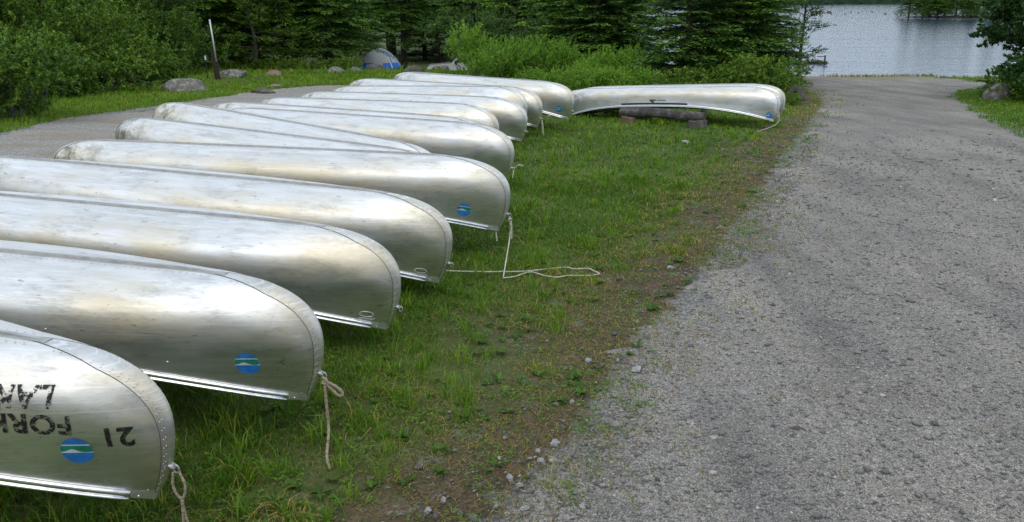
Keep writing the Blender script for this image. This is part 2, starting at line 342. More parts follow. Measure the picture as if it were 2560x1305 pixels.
t.bump(t.math('ADD', t.math('MULTIPLY', w1, .6), t.math('MULTIPLY', w2, 1.4)), .26, .25); M_WATER = t.m
t = NT('far_forest', 1.0, 0, 0.0); n1 = t.noise(t.coord((1, 1, 2.5)), .08, 7, .7); t.color(t.ramp(n1, [(.35, (.008, .016, .010)), (.65, (.03, .055, .028))])); M_FAR = t.m
t = NT('lake_sand', .95); n1 = t.noise(t.coord(), 3, 6); t.color(t.ramp(n1, [(.3, (.13, .11, .085)), (.7, (.24, .205, .16))])); M_SAND = t.m

# ------------------------------------------------------------------ the setting: ground, road, track, lake
def poly_world(pts): return np.array([gp(*p) for p in pts])
ROAD_L = poly_world([(1330,1304),(1420,1200),(1545,1050),(1635,900),(1715,790),(1790,700),(1865,590),(1945,460),(2005,370),(2050,310),(2078,262),(2062,238),(2020,216),(1975,202)])
ROAD_L = np.vstack([[ROAD_L[0][0] - .62, 1.2], ROAD_L])
road_lx = lambda y: np.interp(y, ROAD_L[:, 1], ROAD_L[:, 0])
ROAD_R = poly_world([(2559,346),(2490,305),(2420,268),(2382,244),(2400,232),(2440,222),(2475,208)])
ROAD_R = np.vstack([[4.9, 1.2], [6.0, 7.0], ROAD_R])
road_rx = lambda y: np.interp(y, ROAD_R[:, 1], ROAD_R[:, 0])
Y_SHORE = 38.5
TRK_F = np.vstack([[-10.5, 9.0], poly_world([(-60,345),(60,322),(200,291),(330,275),(450,258),(600,236),(700,222),(800,213),(880,207)]), [-3.0, 31.0]])
TRK_N = np.array([[-5.6, 5.0], [-5.1, 8.0], [-4.9, 10.5], [-4.3, 13.5], [-3.3, 17], [-2.2, 20], [-1.6, 24], [-2.2, 28.5]])
trk_fx = lambda y: np.interp(y, TRK_F[:, 1], TRK_F[:, 0])
trk_nx = lambda y: np.interp(y, TRK_N[:, 1], TRK_N[:, 0])
def wob(y, s=0.0):
    y = np.atleast_1d(np.asarray(y, float)); g = np.arange(0, 60, .02); key = round(s, 2)
    if key not in WOB:
        r_ = np.random.default_rng(int(s*100) + 3); w_ = np.zeros(len(g))
        for sc_, am in ((1.3, .13), (.5, .10), (.2, .07), (.08, .05), (.04, .03)):
            n_ = int(60/sc_) + 3; w_ += np.interp(g, np.arange(n_)*sc_, r_.normal(0, am, n_))
        WOB[key] = w_
    return np.interp(y, g, WOB[key])
WOB = {}
def on_track(x, y): return (x > trk_fx(y)) & (x < trk_nx(y)) & (y < 28) & (y > 5)
def grid_mesh(name, xs, ys, mat, dz=0.0, vattr=None):
    X, Y = np.meshgrid(xs, ys); Z = ground_z(X, Y) + dz
    V = np.stack([X, Y, Z], -1).reshape(-1, 3); nx = len(xs)
    i = np.arange(len(ys)-1)[:, None]*nx + np.arange(nx-1)[None]
    Fs = np.stack([i, i+1, i+nx+1, i+nx], -1).reshape(-1, 4)
    return fast_mesh(name, V, Fs, [mat], smooth=True, vattr=vattr(V) if vattr else None)
def dry_attr(V):
    x, y = V[:, 0], V[:, 1]; d = road_lx(y) - x
    a = (1 - sstep(.35, 1.55 , d + .5*np.sin(y*1.9) * .5)) * (y < 26) * (d > -1.0)
    # the mossy, stony patch where the turf gives out near the road
    a = np.maximum(a, .8*np.exp(-(((x - .25)/.7)**2 + ((y - 3.4)/.9)**2)))
    d2 = trk_fx(y) - x; a = np.maximum(a, .7*(1 - sstep(0, .6, d2)) * (d2 > 0) * (y < 29))
    a = np.maximum(a, .9*sstep(36.2, 37.6, y)*(x > 6))
    g = np.maximum(1 - sstep(-.10, .50, d), .42*np.exp(-(((x - .35)/.55)**2 + ((y - 3.2)/.8)**2)))*(y < 30)
    g = np.maximum(g*(x < road_rx(y) + .2), (1 - sstep(0, .5, x - road_rx(y)))*(x > road_rx(y) - .3)*(y < 36))
    g = np.maximum(g, (1 - sstep(0, .35, d2))*(d2 > -.3)*(y < 28)*.9)
    return {'dry': np.clip(a, 0, 1), 'grav': np.clip(g, 0, 1)}
xs = np.unique(np.concatenate([np.linspace(-900, -40, 14), np.linspace(-40, -10, 40), np.linspace(-10, 9, 190), np.linspace(9, 30, 50), np.linspace(30, 900, 14)]))
ys = np.unique(np.concatenate([np.linspace(-60, 1, 12), np.linspace(1, 20, 170), np.linspace(20, 58, 110), np.linspace(58, 130, 12)]))
tag(obj('ground', grid_mesh('ground', xs, ys, M_SOIL, 0, dry_attr)), kind='structure')
def strip_mesh(name, ys, lx, rx, mat, dz, nx):
    u = np.linspace(0, 1, nx); X = lx[:, None] + (rx - lx)[:, None]*u[None]; Y = np.repeat(ys[:, None], nx, 1)
    Zs = ground_z(X, Y) + dz; Zs[:, 0] -= .03; Zs[:, -1] -= .03; V = np.stack([X, Y, Zs], -1).reshape(-1, 3)
    i = np.arange(len(ys)-1)[:, None]*nx + np.arange(nx-1)[None]
    return fast_mesh(name, V, np.stack([i, i+1, i+nx+1, i+nx], -1).reshape(-1, 4), [mat], smooth=True)
ry = np.concatenate([np.arange(1.2, 14, .03), np.arange(14, Y_SHORE, .08)])
lx = road_lx(ry) + wob(ry, .4); rx = road_rx(ry) + wob(ry, 1.9)
open_ = sstep(33.5, 36.0, ry); lx = lx - open_*4.0*(1); rx = rx + open_*6
tag(obj('gravel_road', strip_mesh('gravel_road', ry, lx, rx, M_GRAVEL, .008, 60)), kind='structure')
ty = np.arange(5.0, 28.2, .07)
tl = trk_fx(ty) + wob(ty, .9); tr_ = np.maximum(trk_nx(ty) + wob(ty, 2.2), tl + .05)
tag(obj('gravel_track', strip_mesh('gravel_track', ty, tl, tr_, M_TRACK, .008, 40)), kind='structure')
Z_LAKE = -3.4
wx = np.linspace(-2500, 2500, 3); 
me = fast_mesh('lake', [(-2600, 40, Z_LAKE), (2600, 40, Z_LAKE), (2600, 4000, Z_LAKE), (-2600, 4000, Z_LAKE)], [(0, 1, 2, 3)], [M_WATER])
tag(obj('lake', me), kind='structure')
# far shore: wooded ridge on the other side of the lake
sx = np.linspace(-1400, 2200, 260)
V = []; Fs = []
for i, x in enumerate(sx):
    y0 = 760 + 0.42*max(x, -400) + 40*math.sin(x*.004); top = 20 + 16*noise.noise(Vector((x*.004, 0, 3))) + 6*noise.noise(Vector((x*.05, 1, 0))) + 4*noise.noise(Vector((x*.21, 5, 0)))
    V += [(x, y0, Z_LAKE - .3), (x, y0 + 6, Z_LAKE + 6 + 2*noise.noise(Vector((x*.3, 2, 0)))), (x, y0 + 70, Z_LAKE + top), (x, y0 + 260, Z_LAKE + top*1.5), (x, y0 + 600, Z_LAKE - .3)]
for i in range(len(sx)-1):
    for k in range(4): Fs.append((i*5+k, (i+1)*5+k, (i+1)*5+k+1, i*5+k+1))
tag(obj('hill', fast_mesh('hill', V, Fs, [M_FAR])), kind='structure')

# ------------------------------------------------------------------ the canoe
LC = 4.6; HX = LC/2; XK = HX - .52; XT = HX - .10
def bez(a, b, c, d, t):
    a, b, c, d = map(np.array, (a, b, c, d)); t = t[:, None]
    return a*(1-t)**3 + 3*b*t*(1-t)**2 + 3*c*t*t*(1-t) + d*t**3
tk = np.linspace(0, 1, 34)
keel_c = np.stack([tk*XK, .35 + .012*(1 - tk**2) * 0 - .006*tk**4], -1)
b1 = bez((XK, .344), (XK+.27, .325), (HX, .27), (HX, .05), np.linspace(0, 1, 27)[1:])
b2 = bez((HX, .05), (HX, -.07), (HX-.035, -.165), (XT, -.25), np.linspace(0, 1, 15)[1:])
CL = np.vstack([keel_c, b1, b2]); NS = len(CL)
gfrac = np.concatenate([tk*XK*.975, XK*.975 + (XT - XK*.975)*(1 - (1 - np.linspace(0, 1, 41)[1:])**1.55)])
def gun_y(x): return .40*np.clip(1 - (np.abs(x)/XT)**2.7, 0, 1)**.86 + .004
def gun_z(x): return -.25*(np.abs(x)/XT)**2.7
NEXP = np.concatenate([2.9 - .4*tk**2, 2.5 - .5*np.linspace(0, 1, 41)[1:]])
TUMB = np.concatenate([.15 + .07*tk**2, np.full(40, .22)])
def hull_pt(i, th):
    """station i, section angle th (0 keel or stem, pi/2 gunwale), starboard side, +x half"""
    c, s = np.cos(th), np.sin(th); n = NEXP[i]; gx = gfrac[i]; yg = gun_y(gx); zg = gun_z(gx)
    cn = np.clip(c, 0, 1)**(2/n); sn = np.clip(s, 0, 1)**(2/n)
    y = yg*sn*(1 + TUMB[i]*np.sin(2*th)**2*sstep(.35, .9, th))
    return np.stack([gx + (CL[i, 0]-gx)*cn**1.25, y, zg + (CL[i, 1]-zg)*cn], -1)
NTH = 30; THS = np.linspace(0, math.pi/2, NTH)
HALF = np.stack([hull_pt(i, THS) for i in range(NS)])           # (NS, NTH, 3) +x, +y quadrant
def full_hull():
    P = np.concatenate([HALF[:0:-1]*[-1, 1, 1], HALF], 0)        # along x
    Q = np.concatenate([P[:, :0:-1]*[1, -1, 1], P], 1)           # across y: -gunwale .. keel .. +gunwale
    a, b = Q.shape[:2]; i = np.arange(a-1)[:, None]*b + np.arange(b-1)[None]
    return Q.reshape(-1, 3), np.stack([i, i+b, i+b+1, i+1], -1).reshape(-1, 4)
HV, HF = full_hull()
ME_HULL = fast_mesh('hull', HV, HF, [M_ALU], smooth=True)
BVH = BVHTree.FromPolygons([tuple(v) for v in HV.astype(float)], [tuple(f) for f in HF.tolist()])
def side(x, z, off=.0018):
    """point on the side of the hull facing local -y"""
    h, nrm, _, _ = BVH.ray_cast(Vector((x, -2, z)), Vector((0, 1, 0)))
    if h is None: h = Vector((x, -.01, z)); nrm = Vector((0, -1, 0))
    if nrm.y > 0: nrm = -nrm
    return h + nrm*off
# gunwale rails, one per side
def rail(sy):
    X = np.linspace(-(XT-.075), XT-.075, 90); mb = MB(); V = []
    for x in X:
        y, z = gun_y(x), gun_z(x)
        for dy, dz in ((-.003, .014), (.013, .014), (.017, .006), (.017, -.014), (-.003, -.014)): V.append((x, sy*(y+dy), z+dz))
    n = 5; mb.add(V, [(i*n+k, i*n+(k+1) % n, (i+1)*n+(k+1) % n, (i+1)*n+k) for i in range(len(X)-1) for k in range(n)] + [(0,1,2,3,4), tuple(range(len(V)-5, len(V)))])
    # bright lower lip
    mb.tube([(x, sy*(gun_y(x)+.016), gun_z(x)-.016) for x in X], .0075, 6)
    return mb.mesh('gunwale', M_RAIL, True)
ME_RAIL = [rail(-1), rail(1)]
# keel strip
def keel():
    X = np.linspace(-(XK+.03), XK+.03, 60); mb = MB(); V = []
    for x in X:
        z = np.interp(abs(x), CL[:40, 0], CL[:40, 1]); tp = min(1, (XK+.03-abs(x))/.25 + .08)
        for dy, dz in ((-.022, -.004), (-.020, .0025), (-.009, .003), (-.007, .004+.012*tp), (.007, .004+.012*tp), (.009, .003), (.020, .0025), (.022, -.004)): V.append((x, dy, z+dz))
    n = 8; mb.add(V, [(i*n+k, i*n+k+1, (i+1)*n+k+1, (i+1)*n+k) for i in range(len(X)-1) for k in range(n-1)])
    return mb.mesh('keel_strip', M_KEEL)
ME_KEEL = keel()
# stem bands with two rows of rivets, folded over the stem
def arc_theta(i, dist):
    th = np.linspace(0, math.pi/2, 160); P = hull_pt(i, th); s = np.concatenate([[0], np.cumsum(np.linalg.norm(np.diff(P, axis=0), axis=1))])
    return np.interp(min(dist, s[-1]*.97), s, th)
SB0 = 32
def band(sx):
    V = []; st = list(range(SB0, NS)); n = 9
    for i in st:
        ww = .060*min(1, .25 + (i-SB0)/14)
        for d in np.linspace(-ww, ww, n):
            p = hull_pt(i, np.array([arc_theta(i, abs(d))]))[0].copy(); p[1] *= math.copysign(1, d)
            q = p - np.array([XK-.1, 0, -.05]); nn = np.array([.5*abs(q[0]), math.copysign(.6, d) if abs(d) > 1e-6 else 0, q[2]*.4+.1]); nn /= np.linalg.norm(nn)
            p += nn*.0028; V.append((sx*p[0], p[1], p[2]))
    mb = MB().add(V, [(a*n+k, a*n+k+1, (a+1)*n+k+1, (a+1)*n+k) for a in range(len(st)-1) for k in range(n-1)])
    for k in (0, n-1): mb.tube([V[a*n+k] for a in range(len(st))], .0013, 4, 1)
    return mb.mesh('stem_band', [M_ALU_BAND, M_SEAM], True)
ME_BAND = [band(1), band(-1)]
def dome(mb, p, nrm, r, h):
    u = nrm.orthogonal().normalized(); w = nrm.cross(u)
    V = [p + (u*math.cos(a) + w*math.sin(a))*r for a in np.arange(6)*math.pi/3] + [p + (u*math.cos(a) + w*math.sin(a))*r*.55 + nrm*h*.8 for a in np.arange(6)*math.pi/3] + [p + nrm*h]
    mb.add(V, [(k, (k+1) % 6, 6+(k+1) % 6, 6+k) for k in range(6)] + [(6+k, 6+(k+1) % 6, 12) for k in range(6)])
def rivets():
    mb = MB()
    for sx in (1, -1):
        for sy in (-1, 1):
            for dist, step in ((.046, .030), (.034, .030)):
                last = None
                for i in range(SB0+4, NS):
                    for fr in (0, .5):
                        j = min(i+1, NS-1); P = hull_pt(i, np.array([arc_theta(i, dist)]))[0]*(1-fr) + hull_pt(j, np.array([arc_theta(j, dist)]))[0]*fr
                        P = Vector((sx*P[0], sy*P[1], P[2]))
                        if last is None or (P-last).length > step:
                            dome(mb, P + Vector((sx*.001, sy*.003, .0005)), Vector((sx*.35, sy*.9, .2)).normalized(), .0033, .0016); last = P
    for x, z in ((1.05, .12), (1.05, -.01), (.0, .10), (-1.05, .12), (-1.05, -.01), (1.62, -.03)):
        p = side(x, z, 0); dome(mb, p, Vector((0, -1, .35)).normalized(), .007, .004)
    for x in np.arange(-XK, XK, .04):                              # stitched seam beside the keel
        for sy in (-1, 1): dome(mb, Vector((x, sy*.045, .3535 - .006*(abs(x)/XK)**4 - .0025)), Vector((0, 0, 1)), .0042, .0025)
    return mb.mesh('rivets', M_RIV, True)
ME_RIV = rivets()
def cap(sx):
    mb = MB(); P = []
    for sy in (-1, 1):
        for x, z in ((XT+.012, -.215), (XT-.085, gun_z(XT-.085)+.030), (XT-.095, gun_z(XT-.095)-.020), (XT-.004, -.268)):
            y = max(gun_y(min(x, XT)), .004) + .005
            P.append((sx*x, sy*y, z))
    mb.add(P, [(0,1,2,3), (4,7,6,5), (0,4,5,1), (1,5,6,2), (2,6,7,3), (3,7,4,0)])
    for sy in (-1, 1):
        for x, z in ((XT-.02, -.222), (XT-.05, -.243), (XT-.075, -.222)): dome(mb, Vector((sx*x, sy*(gun_y(x)+.005), z)), Vector((0, sy, 0)), .005, .004)
    return mb.mesh('end_cap', M_ALU_BAND)
ME_CAP = [cap(1), cap(-1)]
def bow_ring(sx):
    mb = MB(); x = HX - .028; z = -.115
    mb.box((sx*(x+.000), 0, z), (.042, .026, .016), Matrix.Rotation(sx*.5, 3, 'Y'))
    mb.tube([(sx*(x + .022 + .013*math.cos(a)), .0, z - .012 + .017*math.sin(a)) for a in np.linspace(0, 2*math.pi, 13)], .0035, 6, cap=False)
    for sy in (-1, 1): dome(mb, Vector((sx*(x-.012), sy*.019, z+.004)), Vector((0, sy, 0)), .008, .005)
    return mb.mesh('bow_ring', M_KEEL, True)
ME_RING = [bow_ring(1), bow_ring(-1)]
def thwarts():
    mb = MB()
    for x in (-1.05, 0, 1.05): mb.box((x, 0, gun_z(x)+.006), (.06, 2*gun_y(x)-.01, .022))
    return mb.mesh('thwart', M_ALU_BAND)
def thwart(x): return MB().box((0, 0, 0), (.06, 2*gun_y(x)-.012, .022)).mesh('thwart', M_ALU_BAND)
ME_THW = [(x, thwart(x)) for x in (-1.05, 0, 1.05)]

def make_canoe(X, Y, a, zr, zl, label, grp='overturned canoes in the long row', roll=0.0):
    """X, Y: where the stem of the end by the grass stands; a: how far the hull swings away; zr/zl: rise of either end"""
    dx, dy = -math.cos(a), math.sin(a)
    cz = .40 + (zr + zl)/2
    o = empty('canoe', (X + dx*HX, Y + dy*HX, cz)); o.rotation_mode = 'XYZ'
    o.rotation_euler = (roll, math.asin(max(-.3, min(.3, (zl - zr)/LC))), -a)
    rs = random.Random(int(X*977 + Y*131)); o.scale = (1, rs.uniform(.955, 1.035), rs.uniform(.975, 1.02))
    obj('hull', ME_HULL, o); obj('keel_strip', ME_KEEL, o); tag(obj('rivets', ME_RIV, o), kind='stuff')
    for m in ME_RAIL: obj('gunwale', m, o)
    for m in ME_BAND: obj('stem_band', m, o)
    for m in ME_CAP: obj('end_cap', m, o)
    for m in ME_RING: obj('bow_ring', m, o)
    for x, m in ME_THW: obj('thwart', m, o, (x, 0, gun_z(x)+.006))
    tag(o, label, 'canoe', grp)
    return o
CANOES = {}
for k, X, Y, a, zr, zl, lab in [
    ('A', -1.254, 2.793, .252, .099, .158, 'overturned aluminium canoe numbered 21 with black FORK lettering and round blue decal'),
    ('B', -.891, 3.677, .306, .072, .016, 'overturned aluminium canoe with round blue decal and looped beige rope, next to canoe 21'),
    ('C', -.655, 4.685, .369, .033, -.027, 'overturned aluminium canoe with oval plate, next after the one with the looped beige rope'),
    ('D', -.415, 5.616, .337, .014, .065, 'overturned aluminium canoe with oval plate, touching the canoe with the long white rope'),
    ('E', -.015, 6.756, .287, .083, .041, 'overturned aluminium canoe with round decal and long white rope trailing on the grass'),
    ('P', -.513, 7.456, .505, -.017, .064, 'overturned aluminium canoe with mossy stained end, next behind the one with the white rope'),
    ('Q', -.69, 8.384, .563, -.127, .11, 'slanting aluminium canoe with mossy raised end, second behind the one with the white rope'),
    ('F', .021, 9.073, .522, .014, -.045, 'overturned aluminium canoe with short frayed white cord, behind the slanting mossy canoe'),
    ('G2', -.226, 9.95, .47, -.05, -.06, 'overturned aluminium canoe mostly hidden behind the one with the short frayed cord'),
    ('G1', -.169, 11.0, .564, -.006, -.17, 'overturned aluminium canoe without rope or decal, sixth from the log rack canoes'),
    ('H1', .216, 11.983, .573, -.019, -.174, 'overturned aluminium canoe without rope or decal, fifth from the log rack canoes'),
    ('H2', .232, 12.791, .676, .057, -.215, 'overturned aluminium canoe tucked behind another, fourth from the log rack canoes'),
    ('I', .484, 13.611, .661, -.055, -.128, 'overturned aluminium canoe with thin cord hanging from its end, beside the last decal canoe'),
    ('K', 1.037, 14.25, .732, -.022, -.085, 'overturned aluminium canoe with round decal, its end beside the log rack'),
    ('K2', .86, 15.05, .742, -.10, -.13, 'overturned aluminium canoe at the end of the row, mostly hidden by its neighbour')]:
    CANOES[k] = make_canoe(X, Y, a, zr, zl, lab)
CANOES['M'] = make_canoe(4.758, 15.093, .607, -.159, -.48, 'overturned aluminium canoe with dark stripe and green emblem resting on a stump log rack', 'canoes on the log rack', -.14)
CANOES['N'] = make_canoe(5.10, 15.90, .607, -.185, -.515, 'overturned aluminium canoe on the log rack, behind the one with the green emblem', 'canoes on the log rack')

def sheet(pts, grid=.012, off=.0018, mi=0, mb=None):
    """flat outline in (x, z) laid onto the hull side"""
    bm = bmesh.new(); vs_ = [bm.verts.new((x, 0, z)) for x, z in pts]; bm.faces.new(vs_)
    zs = [p[1] for p in pts]; xs_ = [p[0] for p in pts]
    for lo, hi, ax in ((min(zs), max(zs), 2), (min(xs_), max(xs_), 0)):
        g = lo + grid
        while g < hi - 1e-4:
            co = [0, 0, 0]; co[ax] = g; no = [0, 0, 0]; no[ax] = 1
            bmesh.ops.bisect_plane(bm, geom=bm.verts[:]+bm.edges[:]+bm.faces[:], plane_co=co, plane_no=no); g += grid * (1 if ax == 2 else 3)
    bm.verts.index_update(); mb = mb or MB()
    mb.add([side(v.co.x, v.co.z, off) for v in bm.verts], [[v.index for v in f.verts] for f in bm.faces], mi); bm.free(); return mb
def round_decal(can, x0, z0, r, tilt):
    mb = MB(); c, s = math.cos(tilt), math.sin(tilt)
    T = lambda P: [(x0 + x*c - z*s, z0 + x*s + z*c) for x, z in P]
    sheet(T([(r*math.cos(a), r*math.sin(a)) for a in np.linspace(0, 2*math.pi, 40, endpoint=False)]), off=.0015, mi=0, mb=mb)
    hw = lambda z: math.sqrt(max(r*r - z*z, 0))
    za, zb = .52*r, -.14*r
    xs_ = np.linspace(-1, 1, 25)
    wave = lambda u: (.12*math.exp(-((u+.28)/.34)**2) - .035*math.exp(-((u-.55)/.3)**2))*r*1.7
    white = [(-hw(za), za), (hw(za), za)] + [(r*math.cos(a), r*math.sin(a)) for a in np.linspace(math.asin(.52), math.asin(-.14), 8)[1:-1]] + [(hw(zb), zb), (-hw(zb), zb)] + [(-r*math.cos(a), r*math.sin(a)) for a in np.linspace(math.asin(-.14), math.asin(.52), 8)[1:-1]]
    sheet(T(white[::-1]), off=.0021, mi=2, mb=mb)
    zt = .44*r; z1 = .0*r
    lower = [(u*hw(z1)*.995, z1 - .04*r + wave(u)) for u in xs_]
    green = [(hw(zt)*.995, zt), (-hw(zt)*.995, zt)] + [(-.99*r*math.cos(a), .99*r*math.sin(a)) for a in np.linspace(math.asin(.44), .06, 6)[1:-1]] + lower + [(.99*r*math.cos(a), .99*r*math.sin(a)) for a in np.linspace(.0, math.asin(.44), 6)[1:-1]]
    sheet(T(green), off=.0027, mi=1, mb=mb)
    o = obj('decal', mb.mesh('decal', [M_DBLUE, M_DGREEN, M_DWHITE]), can); o['label'] = 'round blue decal with a green and white wave'
def letters(can, txt, x0, z0, size, tilt, wear, bold=.018, name='lettering'):
    cu = bpy.data.curves.new('t', 'FONT'); cu.body = txt; cu.size = size; cu.offset = bold*size; cu.resolution_u = 4; cu.space_character = 1.08
    to = bpy.data.objects.new('t', cu); COL.objects.link(to); bpy.context.view_layer.update()
    me = bpy.data.meshes.new_from_object(to.evaluated_get(bpy.context.evaluated_depsgraph_get())); bpy.data.objects.remove(to)
    bm = bmesh.new(); bm.from_mesh(me); c, s = math.cos(tilt), math.sin(tilt)
    for v in bm.verts: x, y = v.co.x, v.co.y; v.co = (x0 - x*c + y*s, 0, z0 - x*s - y*c)
    zs = [v.co.z for v in bm.verts]; g = min(zs) + .008
    while g < max(zs):
        bmesh.ops.bisect_plane(bm, geom=bm.verts[:]+bm.edges[:]+bm.faces[:], plane_co=(0, 0, g), plane_no=(0, 0, 1)); g += .008
    bm.verts.index_update(); V = [side(v.co.x, v.co.z, .0022) for v in bm.verts]; Fs = [[v.index for v in f.verts] for f in bm.faces]; bm.free()
    m = MB().add(V, Fs).mesh(name, M_INK); a = m.attributes.new('wear', 'FLOAT', 'POINT'); a.data.foreach_set('value', [wear]*len(V))
    o = obj(name, m, can); o['label'] = 'black stencilled %s, upside down' % txt

for k, x, z, tl_ in (('A', 1.998, -.014, .0), ('B', 1.982, -.040, .0), ('E', 1.949, -.066, -.16), ('K', 2.065, -.089, .05), ('M', 2.135, -.160, .05)):
    round_decal(CANOES[k], x, z, .056, tl_)
letters(CANOES['A'], 'FORK', 2.006, .132, .108, -.05, .8, .030)
letters(CANOES['A'], 'LAK', 1.945, .238, .108, -.02, 1.0, .022)
letters(CANOES['A'], '21', 2.200, .080, .108, .0, .45, .030)
def oval_plate(can, x0, z0):
    mb = MB(); P = [side(x0 + .040*math.cos(a)*.97 - .016*math.sin(a)*.1, z0 + .018*math.sin(a) - .004*math.cos(a), .002) for a in np.linspace(0, 2*math.pi, 29)]
    mb.tube(P, .0022, 5, cap=False)
    for dx in (-.036, .036): dome(mb, side(x0+dx, z0 - .1*dx, .002), Vector((0, -1, .1)).normalized(), .0055, .004)
    mb.tube([side(x0 - .06 + .10*i/6, z0 - .030 + .006*math.sin(i), .0018) for i in range(7)], .0022, 5)
    obj('name_plate', mb.mesh('name_plate', M_KEEL, True), can)
oval_plate(CANOES['C'], 2.108, -.157); oval_plate(CANOES['D'], 2.094, -.169)
mb = MB(); xs_ = np.linspace(-.66, .70, 36)
sheet([(x, gun_z(x) + .017) for x in xs_] + [(x, gun_z(x) + .052) for x in xs_[::-1]], .03, .0018, 0, mb)
o = obj('stripe', mb.mesh('stripe', M_DDARK), CANOES['M']); o['label'] = 'long dark stripe along the gunwale'
mb = MB()
sheet([(-.075, .112), (.06, .112), (.10, .098), (.04, .090), (.012, .066), (.055, .056), (.0, .050), (-.035, .070)], .02, .0024, 0, mb)
for i in range(5): sheet([(.115 + i*.034, .086), (.140 + i*.034, .086), (.140 + i*.034, .104), (.115 + i*.034, .104)], .02, .0024, 0, mb)
o = obj('emblem', mb.mesh('emblem', M_DGRN2), CANOES['M']); o['label'] = 'dark green emblem above the stripe'


# ------------------------------------------------------------------ ropes
def to_world(can, p):
    o = CANOES[can]; m = Matrix.LocRotScale(o.location, o.rotation_euler, o.scale); return m @ Vector(p)
def rope(name, pts_list, r, mat, label, group=None):
    mb = MB()
    for pts in pts_list:
        c_ = catmull(pts, 14); mb.tube(c_, [r*(1 + .16*math.sin(i*1.9) + .08*math.sin(i*.7)) for i in range(len(c_))], 7)
    return tag(obj(name, mb.mesh(name, mat, True)), label, 'rope', group)
RP = lambda k: to_world(k, (HX - .004, 0, -.14))

V3 = Vector
def gpt(px, py, dz=.032): x, y = gp(px, py); return V3((x, y, gz(x, y) + dz))
r = RP('A'); kn = r + V3((.012, -.012, -.11))
rope('rope', [[r + V3((-.012, -.004, .004)), r + V3((-.016, -.012, -.045)), r + V3((-.006, -.014, -.085)), kn],
              [r + V3((.006, 0, .004)), r + V3((.026, -.006, -.045)), r + V3((.024, -.010, -.085)), kn],
              [kn, kn + V3((.004, -.004, -.05)), kn + V3((.014, -.006, -.11)), kn + V3((.018, -.010, -.135))],
              [kn + V3((0, -.004, 0)), kn + V3((.0, -.010, -.06)), kn + V3((-.006, -.014, -.14))]], .0052, M_ROPE, 'short frayed beige rope looped through the ring of canoe 21', 'mooring ropes')
r = RP('B')
rope('rope', [[r, r + V3((.004, -.016, -.012)), r + V3((.004, -.020, -.04)), r + V3((.008, -.03, -.15)), r + V3((.014, -.05, -.25)), gpt(818, 1150, .02), gpt(826, 1178, .012)],
              [r + V3((.004, -.016, -.012)), r + V3((.035, -.02, -.022)), r + V3((.072, -.025, -.046)), r + V3((.088, -.03, -.070)), r + V3((.070, -.03, -.078)), r + V3((.040, -.024, -.052)), r + V3((.010, -.018, -.022))],
              [r + V3((-.01, -.01, .01)), r + V3((.012, -.018, -.006)), r + V3((.008, -.012, -.024)), r + V3((-.006, -.018, -.016)), r + V3((.010, -.004, .004))]], .0075, M_ROPE, 'beige rope tied in a bow, hanging to the grass beside canoe 21', 'mooring ropes')
r = RP('E')
path = [r, r + V3((.004, -.012, -.06)), r + V3((-.002, -.06, -.17))] + [gpt(1258, 703, .03)]
lay = [gpt(*p) for p in ((1258,705),(1288,701),(1325,690),(1358,698),(1390,703),(1420,699),(1460,699),(1480,698),(1498,694),(1484,687),(1470,681),(1435,682),(1415,678),(1370,682),(1310,688),(1250,689),(1190,689),(1115,687))]
rope('rope', [path, lay, [r, r + V3((.012, -.01, -.05)), r + V3((.016, -.02, -.12)), r + V3((.014, -.03, -.185))], [r + V3((-.012, -.014, -.02)), r + V3((.012, -.018, -.012)), r + V3((.012, .006, -.03)), r + V3((-.010, .0, -.035)), r + V3((-.004, -.016, -.016))]], .0054, M_ROPEW, 'long white rope hanging from a canoe and lying in a loop on the grass', 'mooring ropes')
tp = to_world('E', (XT - .04, 0, -.25))
rope('cord', [[tp, tp + V3((-.03, -.06, -.08)), gpt(1219, 629, .05), gpt(1240, 632, .05), gpt(1274, 633, .05)], ], .0032, M_CORD, 'thin greenish cord under the canoe with the long white rope')
rope('cord', [[tp + V3((.012, 0, 0)), tp + V3((.016, -.02, -.05)), tp + V3((.022, -.03, -.10))]], .006, M_ROPEW, 'short white rope stub under the canoe with the long white rope')
r = RP('F')
rope('cord', [[r, r + V3((-.004, -.02, -.03)), r + V3((-.012, -.03, -.08))], [r + V3((.01, 0, .02)), r + V3((.05, -.02, .06)), r + V3((.085, -.02, .055)), r + V3((.10, -.02, .045))]], .006, M_ROPEW, 'short frayed white cord on a canoe end behind the slanting canoe', 'mooring ropes')
r = RP('I')
rope('cord', [[r, r + V3((.0, -.02, -.09)), r + V3((.012, -.03, -.22))], [r, r + V3((.014, -.02, -.08)), r + V3((.03, -.04, -.24))]], .006, M_ROPEW, 'two thin white cords hanging beside the last decal canoe', 'mooring ropes')
r = RP('M')
rope('cord', [[r, r + V3((-.05, -.06, -.03)), r + V3((-.10, -.10, .02)), r + V3((-.12, -.11, .09))], [r, r + V3((-.03, -.04, -.14)), r + V3((-.20, -.12, -.22)), r + V3((-.55, -.3, -.29))]], .006, M_ROPEW, 'thin white cord tied to the end of the rack canoe with the emblem', 'mooring ropes')


